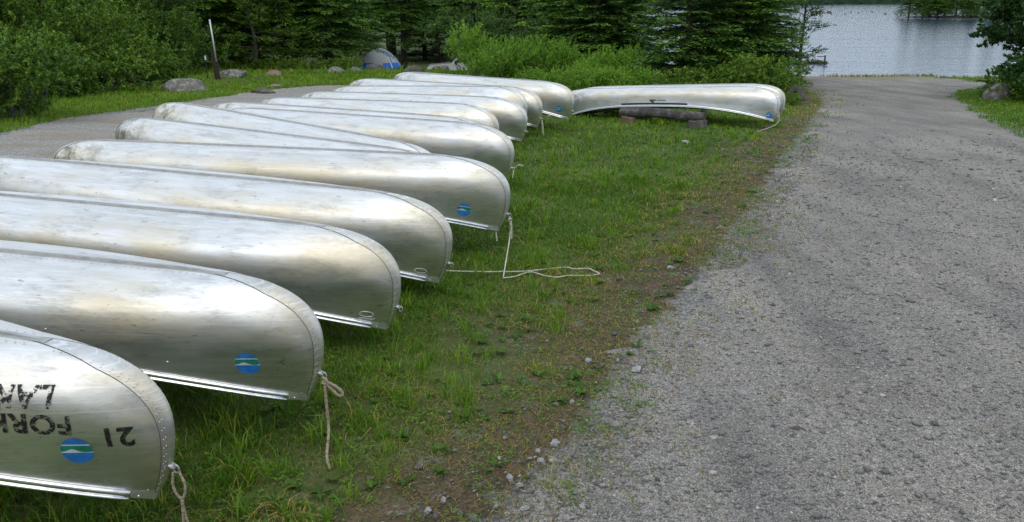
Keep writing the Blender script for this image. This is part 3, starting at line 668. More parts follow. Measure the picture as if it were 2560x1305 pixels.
# ------------------------------------------------------------------ log supports
def stump(x, y, r, h, mat, label, group, seed, split=False, sink=.05):
    rs = random.Random(seed); n = 18; z0 = gz(x, y) - sink; V = []; H = h + sink
    prof = [(0, 1.13), (.06, 1.10), (.25, 1.02), (.6, .97), (.97, .97), (1, .90)]
    ph = [rs.uniform(0, 6) for _ in range(4)]
    for t_, s_ in prof:
        for k in range(n):
            a = 2*math.pi*k/n; q = s_*(1 + .05*math.sin(3*a+ph[0]) + .035*math.sin(7*a+ph[1]) + (.05*math.sin(5*a+ph[2]) if split else 0))
            V.append((r*q*math.cos(a), r*q*math.sin(a), t_*H + (.012*math.sin(2*a+ph[3]) if t_ > .9 else 0)))
    V.append((0, 0, H + .004)); m = (len(prof)-1)*n
    side_f = [(i*n+k, i*n+(k+1) % n, (i+1)*n+(k+1) % n, (i+1)*n+k) for i in range(len(prof)-1) for k in range(n)]
    mb = MB(); mb.add(V, side_f + [(m+k, m+(k+1) % n, len(V)-1) for k in range(n)])
    return tag(obj('stump', mb.mesh('stump', mat, False), None, (x, y, z0)), label, 'stump', group)
def log(p, q, r, label, group, seed, mat=None):
    rs = random.Random(seed); p, q = Vector(p), Vector(q); d = q - p; n = 16; L_ = d.length; mb = MB()
    V = []; st = 14
    for i in range(st+1):
        t_ = i/st
        for k in range(n):
            a = 2*math.pi*k/n; nn = 1 + .10*noise.noise(Vector((t_*L_*2 + seed, math.cos(a)*1.2, math.sin(a)*1.2))) + .05*noise.noise(Vector((t_*L_*7, math.cos(a)*3, math.sin(a)*3 + seed)))
            V.append((t_*L_, r*nn*math.cos(a), r*nn*math.sin(a) + .02*math.sin(t_*5 + seed)))
    Fs = [(i*n+k, i*n+(k+1) % n, (i+1)*n+(k+1) % n, (i+1)*n+k) for i in range(st) for k in range(n)] + [tuple(range(n-1, -1, -1)), tuple(st*n+k for k in range(n))]
    mb.add(V, Fs); me = mb.mesh('log', mat or M_LOG)
    o = obj('log', me, None, p); o.rotation_mode = 'QUATERNION'; o.rotation_quaternion = d.to_track_quat('X', 'Z')
    return tag(o, label, 'log', group)

si = 0
for s_, nm in ((1.35, 'their lettered ends'), (3.2, 'their mossy ends')):
    for ks in (('A', 'B', 'C'), ('D', 'E', 'P'), ('Q', 'F', 'G2'), ('G1', 'H1', 'H2'), ('I', 'K', 'K2')):
        P = [to_world(k, (HX - s_, 0, gun_z(HX - s_) - .032)) for k in ks]
        zt_ = min(p.z for p in P) - .075; p, q = P[0].copy(), P[-1].copy(); d = (q - p).normalized(); p -= d*.40; q += d*.40; p.z = q.z = zt_
        log(p, q, .075, 'weathered log laid under the row of canoes', 'logs under the row of canoes', si)
        for f_ in (.14, .86):
            c = p.lerp(q, f_); g_ = gz(c.x, c.y)
            if zt_ - .07 - g_ > .05: stump(c.x, c.y, .12, zt_ - .068 - g_, M_STUMPG, 'short grey stump holding up a log under the canoe row', 'stumps under the row of canoes', si*7 + int(f_*10))
        si += 1
xa, ya = gp(1571, 311); xb, yb = gp(1742, 319)
stump(xa, ya, .145, .150, M_STUMP, 'split orange-brown stump under the log rack', None, 91, True)
stump(xb, yb, .165, .135, M_STUMPG, 'grey barked stump under the log rack', None, 92)
za = gz(xa, ya) + .14; zb = gz(xb, yb) + .125
dd = Vector((xb - xa, yb - ya, zb - za)); e_ = dd.normalized()*.16
log(Vector((xa, ya, za + .082)) - e_, Vector((xb, yb, zb + .078)) + e_*.8, .09, 'dark weathered log lying across two stumps under the rack canoe', None, 31)
# second support of the rack, its two posts rising behind the hulls
def post(x, y, r, h, lean, mat, label, group, name='wooden_post', seg=10):
    mb = MB(); z0 = -.15
    mb.tube([(lean[0]*t_, lean[1]*t_, z0 + (h - z0)*t_) for t_ in (0, .3, .7, 1)], [r*1.05, r, r*.97, r*.9], seg)
    return tag(obj(name, mb.mesh(name, mat), None, (x, y, gz(x, y))), label, 'post', group)
for px_, Yp, h_ in ((1637, 18.3, .62), (1760, 17.8, .57)):
    post(col_x(px_, Yp, 0), Yp, .075, h_, (.02, 0), M_STUMPG, 'grey wooden post standing behind the canoes on the log rack', 'posts behind the rack canoes')
lp = [Vector((col_x(px_, Yp, 0), Yp - .12, gz(1, Yp) + .36)) for px_, Yp in ((1600, 18.45), (1800, 17.65))]
log(lp[0], lp[1], .07, 'weathered log fixed to the posts behind the rack canoes', None, 44)
pk = []
for px_, Yp, h_, ln, lb in ((1196, 21.2, .66, (.10, 0), 'leaning grey rack post behind the row, beside the bright bush'), (1306, 20.6, .60, (.03, 0), 'upright grey rack post behind the row of canoes')):
    post(col_x(px_, Yp, 0), Yp, .085, h_, ln, M_STUMPG, lb, None); pk.append(Vector((col_x(px_, Yp, 0), Yp - .13, gz(0, Yp) + h_ - .10)))
log(pk[0], pk[1] + Vector((.16, -.05, -.03)), .07, 'dark log rail between two rack posts behind the canoe row', None, 45)


# ------------------------------------------------------------------ boulders and stones
def rock_mesh(name, seed, dims, mat, sub=3, rough=.28, flat=.0):
    bm = bmesh.new(); bmesh.ops.create_icosphere(bm, subdivisions=sub, radius=1)
    rs = random.Random(seed); o_ = Vector((rs.uniform(0, 50), rs.uniform(0, 50), rs.uniform(0, 50)))
    cuts = [(Vector((rs.gauss(0, 1), rs.gauss(0, 1), rs.gauss(.2, .7))).normalized(), rs.uniform(.62, .9)) for _ in range(7)]
    for v in bm.verts:
        p = v.co.normalized(); r = 1 + rough*noise.noise(p*1.3 + o_) + rough*.45*noise.noise(p*3.1 + o_) + rough*.2*noise.noise(p*8 + o_); p = p*r
        for n_, d_ in cuts:
            e = p.dot(n_) - d_
            if e > 0: p -= n_*e*.85
        v.co = Vector((p.x*dims[0]/2, p.y*dims[1]/2, p.z*dims[2]))
    me = bpy.data.meshes.new(name); bm.to_mesh(me); bm.free(); me.materials.append(mat)
    me.polygons.foreach_set('use_smooth', [sub > 2]*len(me.polygons)); return me
def boulder(px, py, wpx, hpx, mat, label, seed, group=None, depth=.9, rz=None):
    x, y = gp(px, py); m_ = F_PX/(y*math.cos(PITCH) + 2.5*math.sin(PITCH)); w, h = wpx/m_, hpx/m_
    y += w*depth*.35
    me = rock_mesh('boulder', seed, (w*1.08, w*depth, h*.80), mat)
    o = obj('boulder', me, None, (x*(1 + w*depth*.35/y), y, gz(x, y) + .02)); o.rotation_euler = (0, 0, rz if rz is not None else 0)
    return tag(o, label, 'boulder', group)
boulder(462, 232, 118, 42, M_ROCK, 'large lichen-patched boulder on the mound by the brown post', 3, depth=.75)
boulder(582, 194, 70, 20, M_ROCK, 'low flat grey boulder behind the brown post', 4)
boulder(688, 192, 46, 17, M_ROCKR, 'small reddish boulder in the grass bank', 5)
boulder(686, 219, 40, 9, M_ROCKR, 'low reddish rock at the edge of the gravel track', 6)
boulder(660, 234, 58, 14, M_ROCKD, 'flat dark rock lying on the gravel track', 7)
boulder(838, 186, 56, 23, M_ROCK, 'rounded pale grey boulder on the grass bank', 8)
boulder(888, 184, 44, 19, M_ROCK, 'slanting grey boulder between the round boulder and the tent', 9)
boulder(937, 181, 52, 29, M_ROCKD, 'rounded brown boulder in front of the blue tent', 10)
boulder(1033, 186, 52, 36, M_ROCKD, 'pointed brown boulder in front of the white pickup', 11)
boulder(1102, 178, 44, 17, M_ROCK, 'low grey boulder beside the bright willow bush', 12)
boulder(2496, 252, 84, 44, M_ROCK, 'big grey boulder under the dark maple tree', 13, depth=.8)
boulder(2480, 226, 50, 26, M_ROCKD, 'brown boulder behind the big one under the maple tree', 14)
boulder(1986, 252, 60, 42, M_ROCKD, 'dark mossy boulder beside the gravel road near the rack canoes', 15)
boulder(800, 183, 40, 8, M_STONE, 'pale flat stone on the grass bank by the grey board post', 16)
def stone(px, py, wpx, hpx, label, seed, mat=None, group=None):
    x, y = gp(px, py); m_ = F_PX/(y*math.cos(PITCH) + CAM_H*math.sin(PITCH)); w, h = wpx/m_, hpx/m_
    o = obj('stone', rock_mesh('stone', seed, (w, w*.75, h*.62), mat or M_STONE, 2, .55), None, (x, y, gz(x, y) + .010)); o.rotation_euler = (0, 0, seed*1.3)
    return tag(o, label, 'stone', group)
stone(1830, 712, 30, 17, 'pale grey stone lying on the gravel where the turf ends', 21)
stone(1803, 574, 24, 13, 'rounded pinkish stone in thin grass beside the road', 22, M_ROCKR)
stone(1471, 906, 22, 13, 'single white stone in the brown dry turf', 23)
stone(1783, 1098, 28, 9, 'flat white pebble lying alone on the grey gravel road', 24)
stone(1590, 928, 34, 13, 'pale bluish flat stone at the gravel edge beside dry turf', 25)
stone(1715, 357, 34, 9, 'flat pale stone in the lawn in front of the log rack', 26)
SG = 'stones at the ragged turf edge'
for i, (px, py, w_, h_) in enumerate([(1048,1170,24,15),(1353,1158,28,14),(1386,1114,32,17),(1265,1098,18,10),(1070,1282,24,14),(1108,1256,20,20),(1150,1288,18,12),(1312,1278,30,12),(1456,1272,26,14),(1470,1188,16,12),(1273,1200,26,14),(1300,1218,20,10),(1660,760,16,8),(1676,672,20,10),(1240,1270,16,11),(1180,1300,26,16),(1410,1300,30,12),(1545,905,14,9),(1390,1012,22,8),(1430,1008,16,12),(1855,985,30,9),(1990,1075,30,12),(1250,1150,16,9),(1345,1132,18,10)]):
    stone(px, py, w_, h_, 'small pale stone embedded at the ragged edge of turf and gravel', 30 + i, M_STONE if i % 3 else M_ROCK, SG)

# ------------------------------------------------------------------ plants
def rhombs(P, D, Nn, Ls, Ws):
    D = D/np.linalg.norm(D, axis=1, keepdims=True); S = np.cross(D, Nn); S /= np.maximum(np.linalg.norm(S, axis=1, keepdims=True), 1e-6)
    Ls = np.asarray(Ls)[:, None]; Ws = np.asarray(Ws)[:, None]; up = np.cross(S, D)
    V = np.stack([P, P + D*Ls*.45 + S*Ws, P + D*Ls - up*Ls*.12, P + D*Ls*.45 - S*Ws], 1).reshape(-1, 3)
    return V, np.arange(len(P)*4).reshape(-1, 4)
def unit(a): return a/np.maximum(np.linalg.norm(a, axis=-1, keepdims=True), 1e-9)
def foliage(name, C, O, n_leaf, twig, ll, lw, mat, r, flat=.6, ctint=None, spread=.9, vary=.22):
    """leafy twigs: C starting points, O directions"""
    n = len(C); tl = twig*r.uniform(.6, 1.3, n)
    t_ = r.uniform(.05, 1, (n, n_leaf)); P = C[:, None] + O[:, None]*(t_*tl[:, None])[..., None]
    P[..., 2] -= (t_**2*tl[:, None])*.18
    D = O[:, None]*.45 + r.normal(0, spread, (n, n_leaf, 3))*.62; D[..., 2] -= .12
    Nn = r.normal(0, flat, (n, n_leaf, 3)); Nn[..., 2] += 1
    ct = r.uniform(.25, .65, n) if ctint is None else ctint
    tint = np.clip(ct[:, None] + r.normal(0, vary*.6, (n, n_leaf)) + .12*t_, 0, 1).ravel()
    N_ = n*n_leaf; V, Fs = rhombs(P.reshape(-1, 3), unit(D.reshape(-1, 3)), unit(Nn.reshape(-1, 3)), ll*r.uniform(.6, 1.25, N_), lw*r.uniform(.7, 1.2, N_))
    return fast_mesh(name, V, Fs, [mat], tint)
PROTO = {}
def plant(kind, stem_name, stem_me, crown_me, crown_name='crown', extra=()):
    o = bpy.data.objects.new(kind, None); PROTO_ = [bpy.data.objects.new(stem_name, stem_me), bpy.data.objects.new(crown_name, crown_me)] + [bpy.data.objects.new(n_, m_) for n_, m_ in extra]
    return (kind, PROTO_)
def put(proto, x, y, s, rz, label, cat, group=None, dz=-.03, sz=None):
    kind, parts = proto; o = empty(kind, (x, y, gz(x, y) + dz), rz); o.scale = (s, s, sz or s)
    for p in parts:
        c = p.copy(); COL.objects.link(c); c.parent = o
    return tag(o, label, cat, group)
def shrub(kind, seed, R, H, ncl, nl, twig, ll, lw, mat, up=.5, lobes=8, stems=9, low=.12):
    r = np.random.default_rng(seed)
    lc = np.stack([r.normal(0, .42, lobes)*R, r.normal(0, .42, lobes)*R, H*r.uniform(.18, .72, lobes)], 1); lr = np.stack([R*r.uniform(.36, .6, lobes)]*2 + [H*r.uniform(.2, .34, lobes)], 1)
    k = r.integers(0, lobes, ncl); d = unit(r.normal(0, 1, (ncl, 3))); rad = r.uniform(.25, 1, ncl)**.55
    C = lc[k] + d*lr[k]*rad[:, None]; C[:, 2] = np.where(C[:, 2] < low*H, low*H*r.uniform(.3, 2.2, ncl), C[:, 2])
    O = unit(d*(1-up) + np.array([0, 0, up])*1.3 + r.normal(0, .3, (ncl, 3)))
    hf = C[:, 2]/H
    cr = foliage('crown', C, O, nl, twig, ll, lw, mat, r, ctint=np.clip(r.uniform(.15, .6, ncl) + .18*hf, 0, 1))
    mb = MB()
    for i in r.choice(ncl, stems, replace=False):
        e = Vector(C[i]); b = Vector((e.x*.12 + r.normal(0, .05), e.y*.12 + r.normal(0, .05), -.05)); m_ = b.lerp(e, .5) + Vector((0, 0, .12*H))*.6
        mb.tube([b, b.lerp(m_, .6), m_, m_.lerp(e, .6), e], [.016*R+.006, .013*R+.005, .010*R+.004, .007*R+.003, .004], 5)
    return plant(kind, 'stem', mb.mesh('stem', M_TWIG), cr)
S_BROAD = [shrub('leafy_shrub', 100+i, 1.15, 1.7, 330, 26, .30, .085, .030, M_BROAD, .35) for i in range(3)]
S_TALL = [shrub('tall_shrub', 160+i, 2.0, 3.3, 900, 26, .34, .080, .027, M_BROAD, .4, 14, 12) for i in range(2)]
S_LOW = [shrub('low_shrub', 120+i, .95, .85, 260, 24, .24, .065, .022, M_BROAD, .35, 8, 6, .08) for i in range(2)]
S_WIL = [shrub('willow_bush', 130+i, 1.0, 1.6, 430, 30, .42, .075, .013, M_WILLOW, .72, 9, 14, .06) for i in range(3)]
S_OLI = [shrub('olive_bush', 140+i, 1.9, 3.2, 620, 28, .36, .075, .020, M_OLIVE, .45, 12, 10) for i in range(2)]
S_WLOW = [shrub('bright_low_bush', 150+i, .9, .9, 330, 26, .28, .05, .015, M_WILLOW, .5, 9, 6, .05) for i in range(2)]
def broad_tree(kind, seed, H, R, zb, ncl, nl, ll, lw, mat, tw=.45):
    r = np.random.default_rng(seed); mb = MB()
    tr = [(0, 0, -.2), (.03*H*r.normal(0, .4), .03*H*r.normal(0, .4), .3*H), (.04*H*r.normal(0, .5), .04*H*r.normal(0, .5), .65*H), (0, 0, .95*H)]
    tp = catmull(tr, 6); r0 = .018*H; mb.tube(tp, [r0*(1.25 - i/len(tp)) for i in range(len(tp))], 8)
    C = []; O = []
    nb = 26
    for b in range(nb):
        z = zb + (H*.93 - zb)*(b/nb)**.9; az = b*2.4 + r.normal(0, .4); hf = (z - zb)/(H - zb)
        ln = R*(1.0 - .75*max(0, hf - .35)/.65)*r.uniform(.7, 1.1); el = r.uniform(-.05, .55) + .4*hf
        d = np.array([math.cos(az)*math.cos(el), math.sin(az)*math.cos(el), math.sin(el)]); p0 = np.array(tp[min(len(tp)-1, int(z/H*len(tp)))]); p0[2] = z
        pts = [p0 + d*ln*t_ + np.array([0, 0, -.22*ln*t_*t_]) for t_ in (0, .35, .7, 1)]
        mb.tube([tuple(q) for q in pts], [r0*.42*(1-.5*hf), r0*.28*(1-.5*hf), r0*.16, .006], 5)
        m_ = int(ncl/nb); t_ = r.uniform(.25, 1.02, m_)**.8; q = p0 + d*(ln*t_)[:, None]; q[:, 2] -= .22*ln*t_*t_
        q += r.normal(0, .17, (m_, 3))*R*.55*np.array([1, 1, .6]); C.append(q); O.append(unit(q - p0 + r.normal(0, .35, (m_, 3)) + np.array([0, 0, .15])))
    C = np.vstack(C); O = np.vstack(O)
    return plant(kind, 'trunk', mb.mesh('trunk', M_BARK, True), foliage('crown', C, O, nl, tw, ll, lw, mat, r, ctint=np.clip(r.uniform(.15, .62, len(C)), 0, 1)))
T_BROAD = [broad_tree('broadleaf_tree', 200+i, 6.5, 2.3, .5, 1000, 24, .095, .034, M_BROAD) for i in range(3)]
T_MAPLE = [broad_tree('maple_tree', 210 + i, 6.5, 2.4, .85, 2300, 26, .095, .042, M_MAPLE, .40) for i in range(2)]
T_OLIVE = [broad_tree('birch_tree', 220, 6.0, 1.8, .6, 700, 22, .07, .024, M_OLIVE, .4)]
def fir(kind, seed, H, R, zb, whorls, bare=0, per=7):
    r = np.random.default_rng(seed); mb = MB(); r0 = .016*H + .02
    mb.tube([(0, 0, -.2), (.02, 0, .3*H), (0, .02, .65*H), (0, 0, H)], [r0*1.2, r0*.85, r0*.45, .01], 9)
    P = []; D = []; Nn = []; Ls = []; Ws = []; T = []
    for w in range(whorls):
        z = zb + (H*.97 - zb)*(w/whorls)**.92; hf = (z - zb)/(H - zb)
        for b in range(per):
            az = b*2*math.pi/per + w*1.1 + r.normal(0, .25); ln = R*(1 - hf)**.75*r.uniform(.65, 1.12) + .12
            el = .10 + .35*hf + r.normal(0, .10); d = np.array([math.cos(az), math.sin(az), 0.]); sdv = np.array([-math.sin(az), math.cos(az), 0.])
            droop = .30*(1 - hf) + r.normal(0, .06); f_ = lambda t_: d*(ln*t_) + np.array([0, 0, 1])*(ln*(math.tan(el)*t_ - droop*t_*t_))
            p0 = np.array([0, 0, z + r.normal(0, .06)])
            mb.tube([tuple(p0 + f_(t_)) for t_ in (0, .5, 1)], [.013, .008, .004], 4, cap=False)
            nt = max(3, int(ln/.11)); tb = .5 + r.normal(0, .16)
            for j in range(nt):
                t_ = .16 + .84*(j + r.uniform(0, 1))/nt; base = p0 + f_(t_); tw = (.50*ln*(1.06 - t_)**.8 + .07)*r.uniform(.7, 1.2)
                for sg in (-1, 1):
                    dr = d*r.uniform(.55, .95) + sdv*sg*r.uniform(.6, 1.0); dr = dr/np.linalg.norm(dr); m_ = max(1, int(tw/.085))
                    for q in range(m_):
                        u = q/m_; P.append(base + dr*tw*u + np.array([0, 0, -.10*tw*u*u + r.normal(0, .012)]))
                        D.append(dr + d*.25*u + r.normal(0, .22, 3)*np.array([1, 1, .7])); Nn.append((r.normal(0, .32), r.normal(0, .32), 1))
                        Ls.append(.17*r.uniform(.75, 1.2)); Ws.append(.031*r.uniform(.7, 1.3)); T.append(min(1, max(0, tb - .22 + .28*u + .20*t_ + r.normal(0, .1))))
    mb2 = MB()
    for w in range(bare):                                            # bare dead limbs under the crown
        z = r.uniform(.35, 1.0)*max(zb, .8) + .3; az = r.uniform(0, 6.28); ln = R*r.uniform(.4, .95)
        pts = [Vector((math.cos(az + .3*t_*r.normal())*ln*t_, math.sin(az)*ln*t_, z - .12*ln*t_ + .10*math.sin(t_*3))) for t_ in (0, .35, .7, 1)]
        mb2.tube(pts, [.022, .017, .012, .006], 5)
        for t_ in (1, 2): mb2.tube([pts[t_], pts[t_] + Vector((r.normal(0, .25), r.normal(0, .25), r.uniform(-.05, .3)))], [.008, .003], 4)
    V, Fs = rhombs(np.array(P), np.array(D), unit(np.array(Nn)), Ls, Ws)
    return plant(kind, 'trunk', mb.mesh('trunk', M_BARK, True), fast_mesh('crown', V, Fs, [M_FIR], T), extra=([('dead_limbs', mb2.mesh('dead_limbs', M_TWIG))] if bare else ()))
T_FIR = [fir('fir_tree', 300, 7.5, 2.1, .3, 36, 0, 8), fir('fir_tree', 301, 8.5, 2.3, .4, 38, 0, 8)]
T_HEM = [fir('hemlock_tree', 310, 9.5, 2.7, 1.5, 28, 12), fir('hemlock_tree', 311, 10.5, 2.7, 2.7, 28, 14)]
R2 = np.random.default_rng(55)
ORD = ['nearest', 'second', 'third', 'fourth', 'fifth', 'sixth', 'seventh', 'eighth', 'ninth', 'tenth', 'eleventh', 'twelfth']
def nth(vals, i, frm): return ORD[sorted(vals, key=lambda v: abs(v - frm)).index(vals[i])]
def at(proto, px, Y, s, label, cat, group=None, sz=None, rz=None):
    return put(proto, col_x(px, Y), Y, s, R2.uniform(0, 6.28) if rz is None else rz, label, cat, group, sz=sz)
for i in range(14):  # unseen trees added so the hull sides reflect dark foliage, not open sky
    put(T_HEM[i % 2], -27 + i*4.2 + R2.normal(0, .8), -9 - 2.5*(i % 2) + R2.normal(0, .7), 1.0, R2.uniform(0, 6.28), 'unseen tall hemlock added behind the viewpoint to darken hull reflections', 'tree', 'hemlocks added behind the viewpoint')
# leafy thicket beyond the track
at(S_BROAD[0], 25, 16.6, 1.0, 'leafy green shrub spilling onto the bank beside the gravel track', 'shrub')
at(S_BROAD[1], -95, 17.4, 1.15, 'leafy green shrub at the end of the bank thicket', 'shrub')
GT = 'leafy shrubs along the bank thicket'; LT = 'dense leafy shrub at the foot of the thicket'
for i, (px, Y, s) in enumerate([(95, 21.5, 1.0), (170, 23.5, .98), (235, 25.0, 1.0), (300, 27.2, .95), (350, 28.6, .95), (400, 30.5, .85), (120, 25.5, 1.2), (205, 28, 1.3), (-20, 21.5, 1.2)]):
    at(S_BROAD[i % 3], px, Y, s, LT + ', %s from the lichen boulder' % nth([95, 170, 235, 300, 350, 400, 120, 205, -20], i, 452), 'shrub', GT)
for px, Y, s, lb in [(70, 25.5, 1.75, 'tall leafy shrub rising behind the bank shrubs, farthest from the old post'), (165, 28, 1.75, 'tall leafy shrub rising behind the bank shrubs, third from the old post'), (255, 30.5, 1.8, 'tall leafy shrub rising behind the bank shrubs, second from the old post'), (345, 33, 1.8, 'tall leafy shrub rising behind the bank shrubs, nearest to the old post')]:
    at(S_TALL[int(px) % 2], px, Y, s*.6, lb, 'shrub', 'tall shrubs of the thicket')
GB = 'broadleaf trees of the thicket'; LB = 'broadleaf tree with dense crown behind the bank shrubs'
for i, (px, Y, s) in enumerate([(-60, 24, .95), (45, 27, 1.0), (135, 30, 1.0), (225, 32, .95), (300, 34, 1.0), (370, 36, .95), (430, 39, .95), (90, 36, 1.2), (250, 40, 1.2), (-130, 31, 1.2), (10, 38, 1.2)]):
    at(T_BROAD[i % 3], px, Y, s, LB + ', %s from the old post' % nth([-60, 45, 135, 225, 300, 370, 430, 90, 250, -130, 10], i, 540), 'tree', GB)
at(T_OLIVE[0], 455, 36.5, .9, 'slender pale birch at the end of the leafy thicket', 'tree')
# dark hemlocks round the camp ground
GH = 'hemlocks round the camp ground'; LH = 'tall dark hemlock with bare lower limbs at the camp ground'
HL = ['tall dark hemlock right behind the old post with the pale pipe', 'dark hemlock beyond the low flat boulder behind the old post', 'dark hemlock behind the small leafy tree at the forest edge', 'dark hemlock between the leafy sapling and the grey board post',
      'dark hemlock standing just beyond the grey board post', 'dark hemlock whose trunk stands beside the tent, towards the board post', 'dark hemlock between the tent and the white pickup', 'dark hemlock standing behind the white pickup', 'dark hemlock behind the olive-green bush and the pickup']
for i, (px, Y, s) in enumerate([(515, 41, .95), (585, 45, 1.0), (655, 42.5, .95), (742, 44.5, 1.05), (828, 43.5, 1.0), (872, 48, .95), (1012, 53, 1.0), (1095, 67, 1.0), (1185, 52, 1.0)]):
    at(T_HEM[1 if px > 860 else i % 2], px, Y, s, HL[i], 'tree', GH)
GK = 'forest trees behind the camp ground'; LK = 'dark hemlock deep in the forest behind the camp ground'
for i in range(46):
    px = -260 + i*37 + R2.normal(0, 14); Y = 58 + (i % 3)*8 + R2.normal(0, 1.6)
    if 890 < px < 1190: Y += 12
    at(T_HEM[i % 2] if i % 4 else T_FIR[i % 2], px, Y, 1.05 + R2.uniform(0, .35), LK, 'tree', GK)
at(T_BROAD[1], 640, 40, .72, 'small leafy tree in front of the dark hemlocks', 'tree')
at(T_BROAD[2], 705, 41.5, .62, 'slim leafy sapling between two hemlock trunks', 'tree')
GU = 'low undergrowth at the forest edge'; LU = 'low leafy undergrowth bush at the edge of the camp ground'
UP = [560, 598, 640, 690, 725, 765, 815, 862, 1000, 1040]
for i, px in enumerate(UP):
    at(S_LOW[i % 2], px, 38.6 + R2.uniform(0, 2.0) + (px > 880)*1.6, .80 + R2.uniform(-.1, .15) - (px > 880)*.35, LU + ', %s from the tent' % nth(UP, i, 952), 'bush', GU)
r = np.random.default_rng(41); n = 420
P = np.stack([r.normal(0, .28, n), r.normal(0, .18, n), np.full(n, -.02)], 1); D = np.stack([r.normal(0, .14, n), r.normal(0, .14, n), np.ones(n)], 1)
V, Fs = rhombs(P, D, unit(np.stack([r.normal(0, 1, n), r.normal(0, 1, n), np.zeros(n)], 1)), r.uniform(.55, 1.05, n), np.full(n, .012))
REED = ('reed_clump', [bpy.data.objects.new('blades', fast_mesh('blades', V, Fs, [M_BROAD], r.uniform(.2, .45, n)))])
at(REED, 428, 31.0, 1.0, 'upright tuft of dark reeds beside the big lichen boulder', 'reeds')
# bright bushes behind the canoes
at(S_OLI[0], 1215, 38.5, .92, 'big rounded olive-green bush behind the bright willow', 'bush')
at(S_OLI[1], 1340, 38.0, .92, 'big rounded grey-green bush beside the olive-green one', 'bush')
at(S_WIL[0], 1195, 29.5, 1.05, 'bright green willow bush with upright shoots beside the pickup', 'bush', sz=1.18)
WL_ = ['bright green willow bush next to the one beside the pickup', 'tall bright willow bush behind the upright rack post', 'bright willow bush in front of the grey-green bush', 'low bright willow bush in front of the firs', 'smallest bright willow bush in front of the firs']
GW = 'bright willow bushes behind the canoe row'; LW_ = 'bright green willow bush in the hedge behind the canoe row'
for i, (px, Y, s) in enumerate([(1262, 28.5, .92), (1325, 28.5, .98), (1385, 29.0, .88), (1440, 28.5, .72), (1500, 28.5, .62)]):
    at(S_WIL[(i+1) % 3], px, Y, s, WL_[i], 'bush', GW)
GL = 'low bright bushes along the lawn'; LL = 'low bright green bush along the edge of the lawn'
for i, (px, Y, s) in enumerate([(1345, 26.5, .75), (1405, 26, .8), (1462, 25.2, .85), (1520, 25, .85), (1575, 24.5, .85), (1625, 24.2, .8), (1480, 27, .9), (1555, 27, .95)]):
    at(S_WLOW[i % 2], px, Y, s, LL + ', %s from the lake gap fir' % nth([1345, 1405, 1462, 1520, 1575, 1625, 1480, 1555], i, 1712), 'bush', GL)
at(S_WIL[2], 1565, 28.0, .85, 'willow bush with yellow-green tips beside the fir gap', 'bush')
GD = 'leafy shrubs under the firs'; LD = 'leafy shrub under the roadside firs'
for i, (px, Y, s) in enumerate([(1668, 23.6, .62), (1725, 23.2, .62), (1785, 22.8, .70), (1840, 22.6, .72), (1890, 22.3, .70), (1930, 22.6, .66), (1690, 26, .95), (1780, 26, .9), (1900, 25, .9)]):
    at(S_BROAD[i % 3] if i % 2 else S_LOW[i % 2], px, Y, s, LD + ', %s from the mossy boulder' % nth([1668, 1725, 1785, 1840, 1890, 1930, 1690, 1780, 1900], i, 1986), 'shrub', GD)
at(T_FIR[0], 1712, 26.5, .92, 'dense green fir beside the gap onto the lake', 'tree')
at(T_FIR[1], 1835, 28.0, .95, 'tall dark fir between the lake gap and the road', 'tree')
at(T_FIR[0], 1892, 30.5, .90, 'dark fir leaning its boughs towards the lake by the road', 'tree')
at(T_OLIVE[0], 1995, 33, .62, 'slender pale birch sapling beside the roadside fir', 'tree')
GF = 'firs behind the bright bushes'; LF = 'dark green fir standing behind the bright bushes'
for i, (px, Y, s) in enumerate([(1425, 36, .95), (1490, 33.5, .85), (1545, 35, .9), (1400, 43, 1.1), (1480, 44, 1.1), (1570, 42, 1.0), (1285, 45, 1.1), (1770, 36, 1.0), (1860, 38, .9)]):
    at(T_FIR[i % 2], px, Y, s, LF + ', %s from the lake gap fir' % nth([1425, 1490, 1545, 1400, 1480, 1570, 1285, 1770, 1860], i, 1712.5), 'tree', GF)
at(T_MAPLE[0], 2655, 21.8, 1.0, 'dark maple overhanging the boulders by the gravel road', 'tree', rz=1.0)
at(T_MAPLE[1], 2660, 25.0, 1.15, 'dark maple farther from the road behind the overhanging one', 'tree', rz=3.1)
at(S_BROAD[1], 2585, 22.6, .85, 'dark shrub growing in the shade under the maple', 'shrub')
at(S_LOW[0], 2500, 22.9, .5, 'small leafy plant sprouting above the big grey boulder', 'plant')
at(S_LOW[1], 1968, 21.0, .42, 'leafy weeds growing against the dark mossy boulder', 'plant')

# ------------------------------------------------------------------ post, stake, board
x, y = gp(543, 199); m_ = F_PX/y
po = empty('old_post', (x, y, gz(x, y) - .03)); tag(po, 'short brown wooden post with a pale pipe fixed to its side', 'post')
obj('wooden_post', MB().tube([(.03, 0, -.2), (0, 0, .5), (-.06, 0, 1.02)], [.095, .09, .085], 12).mesh('wooden_post', M_POST), po)
obj('pipe', MB().tube([(.055, -.06, .62), (.02, -.06, 1.2), (-.03, -.06, 1.98)], .030, 8).mesh('pipe', M_PIPE, True), po)
x, y = gp(519, 197)
po = empty('marker_stake', (x, y, gz(x, y))); tag(po, 'thin dark marker stake with white top beside the old post', 'stake')
obj('stake', MB().tube([(0, 0, -.1), (0, 0, .66)], .016, 6).mesh('stake', M_BLACK), po); obj('white_top', MB().tube([(0, 0, .62), (0, 0, .76)], .03, 6).mesh('white_top', M_WHITE), po)
x, y = gp(781, 180)
po = empty('board_post', (x, y, gz(x, y))); tag(po, 'weathered grey post carrying a small horizontal board at the camp ground', 'signpost')
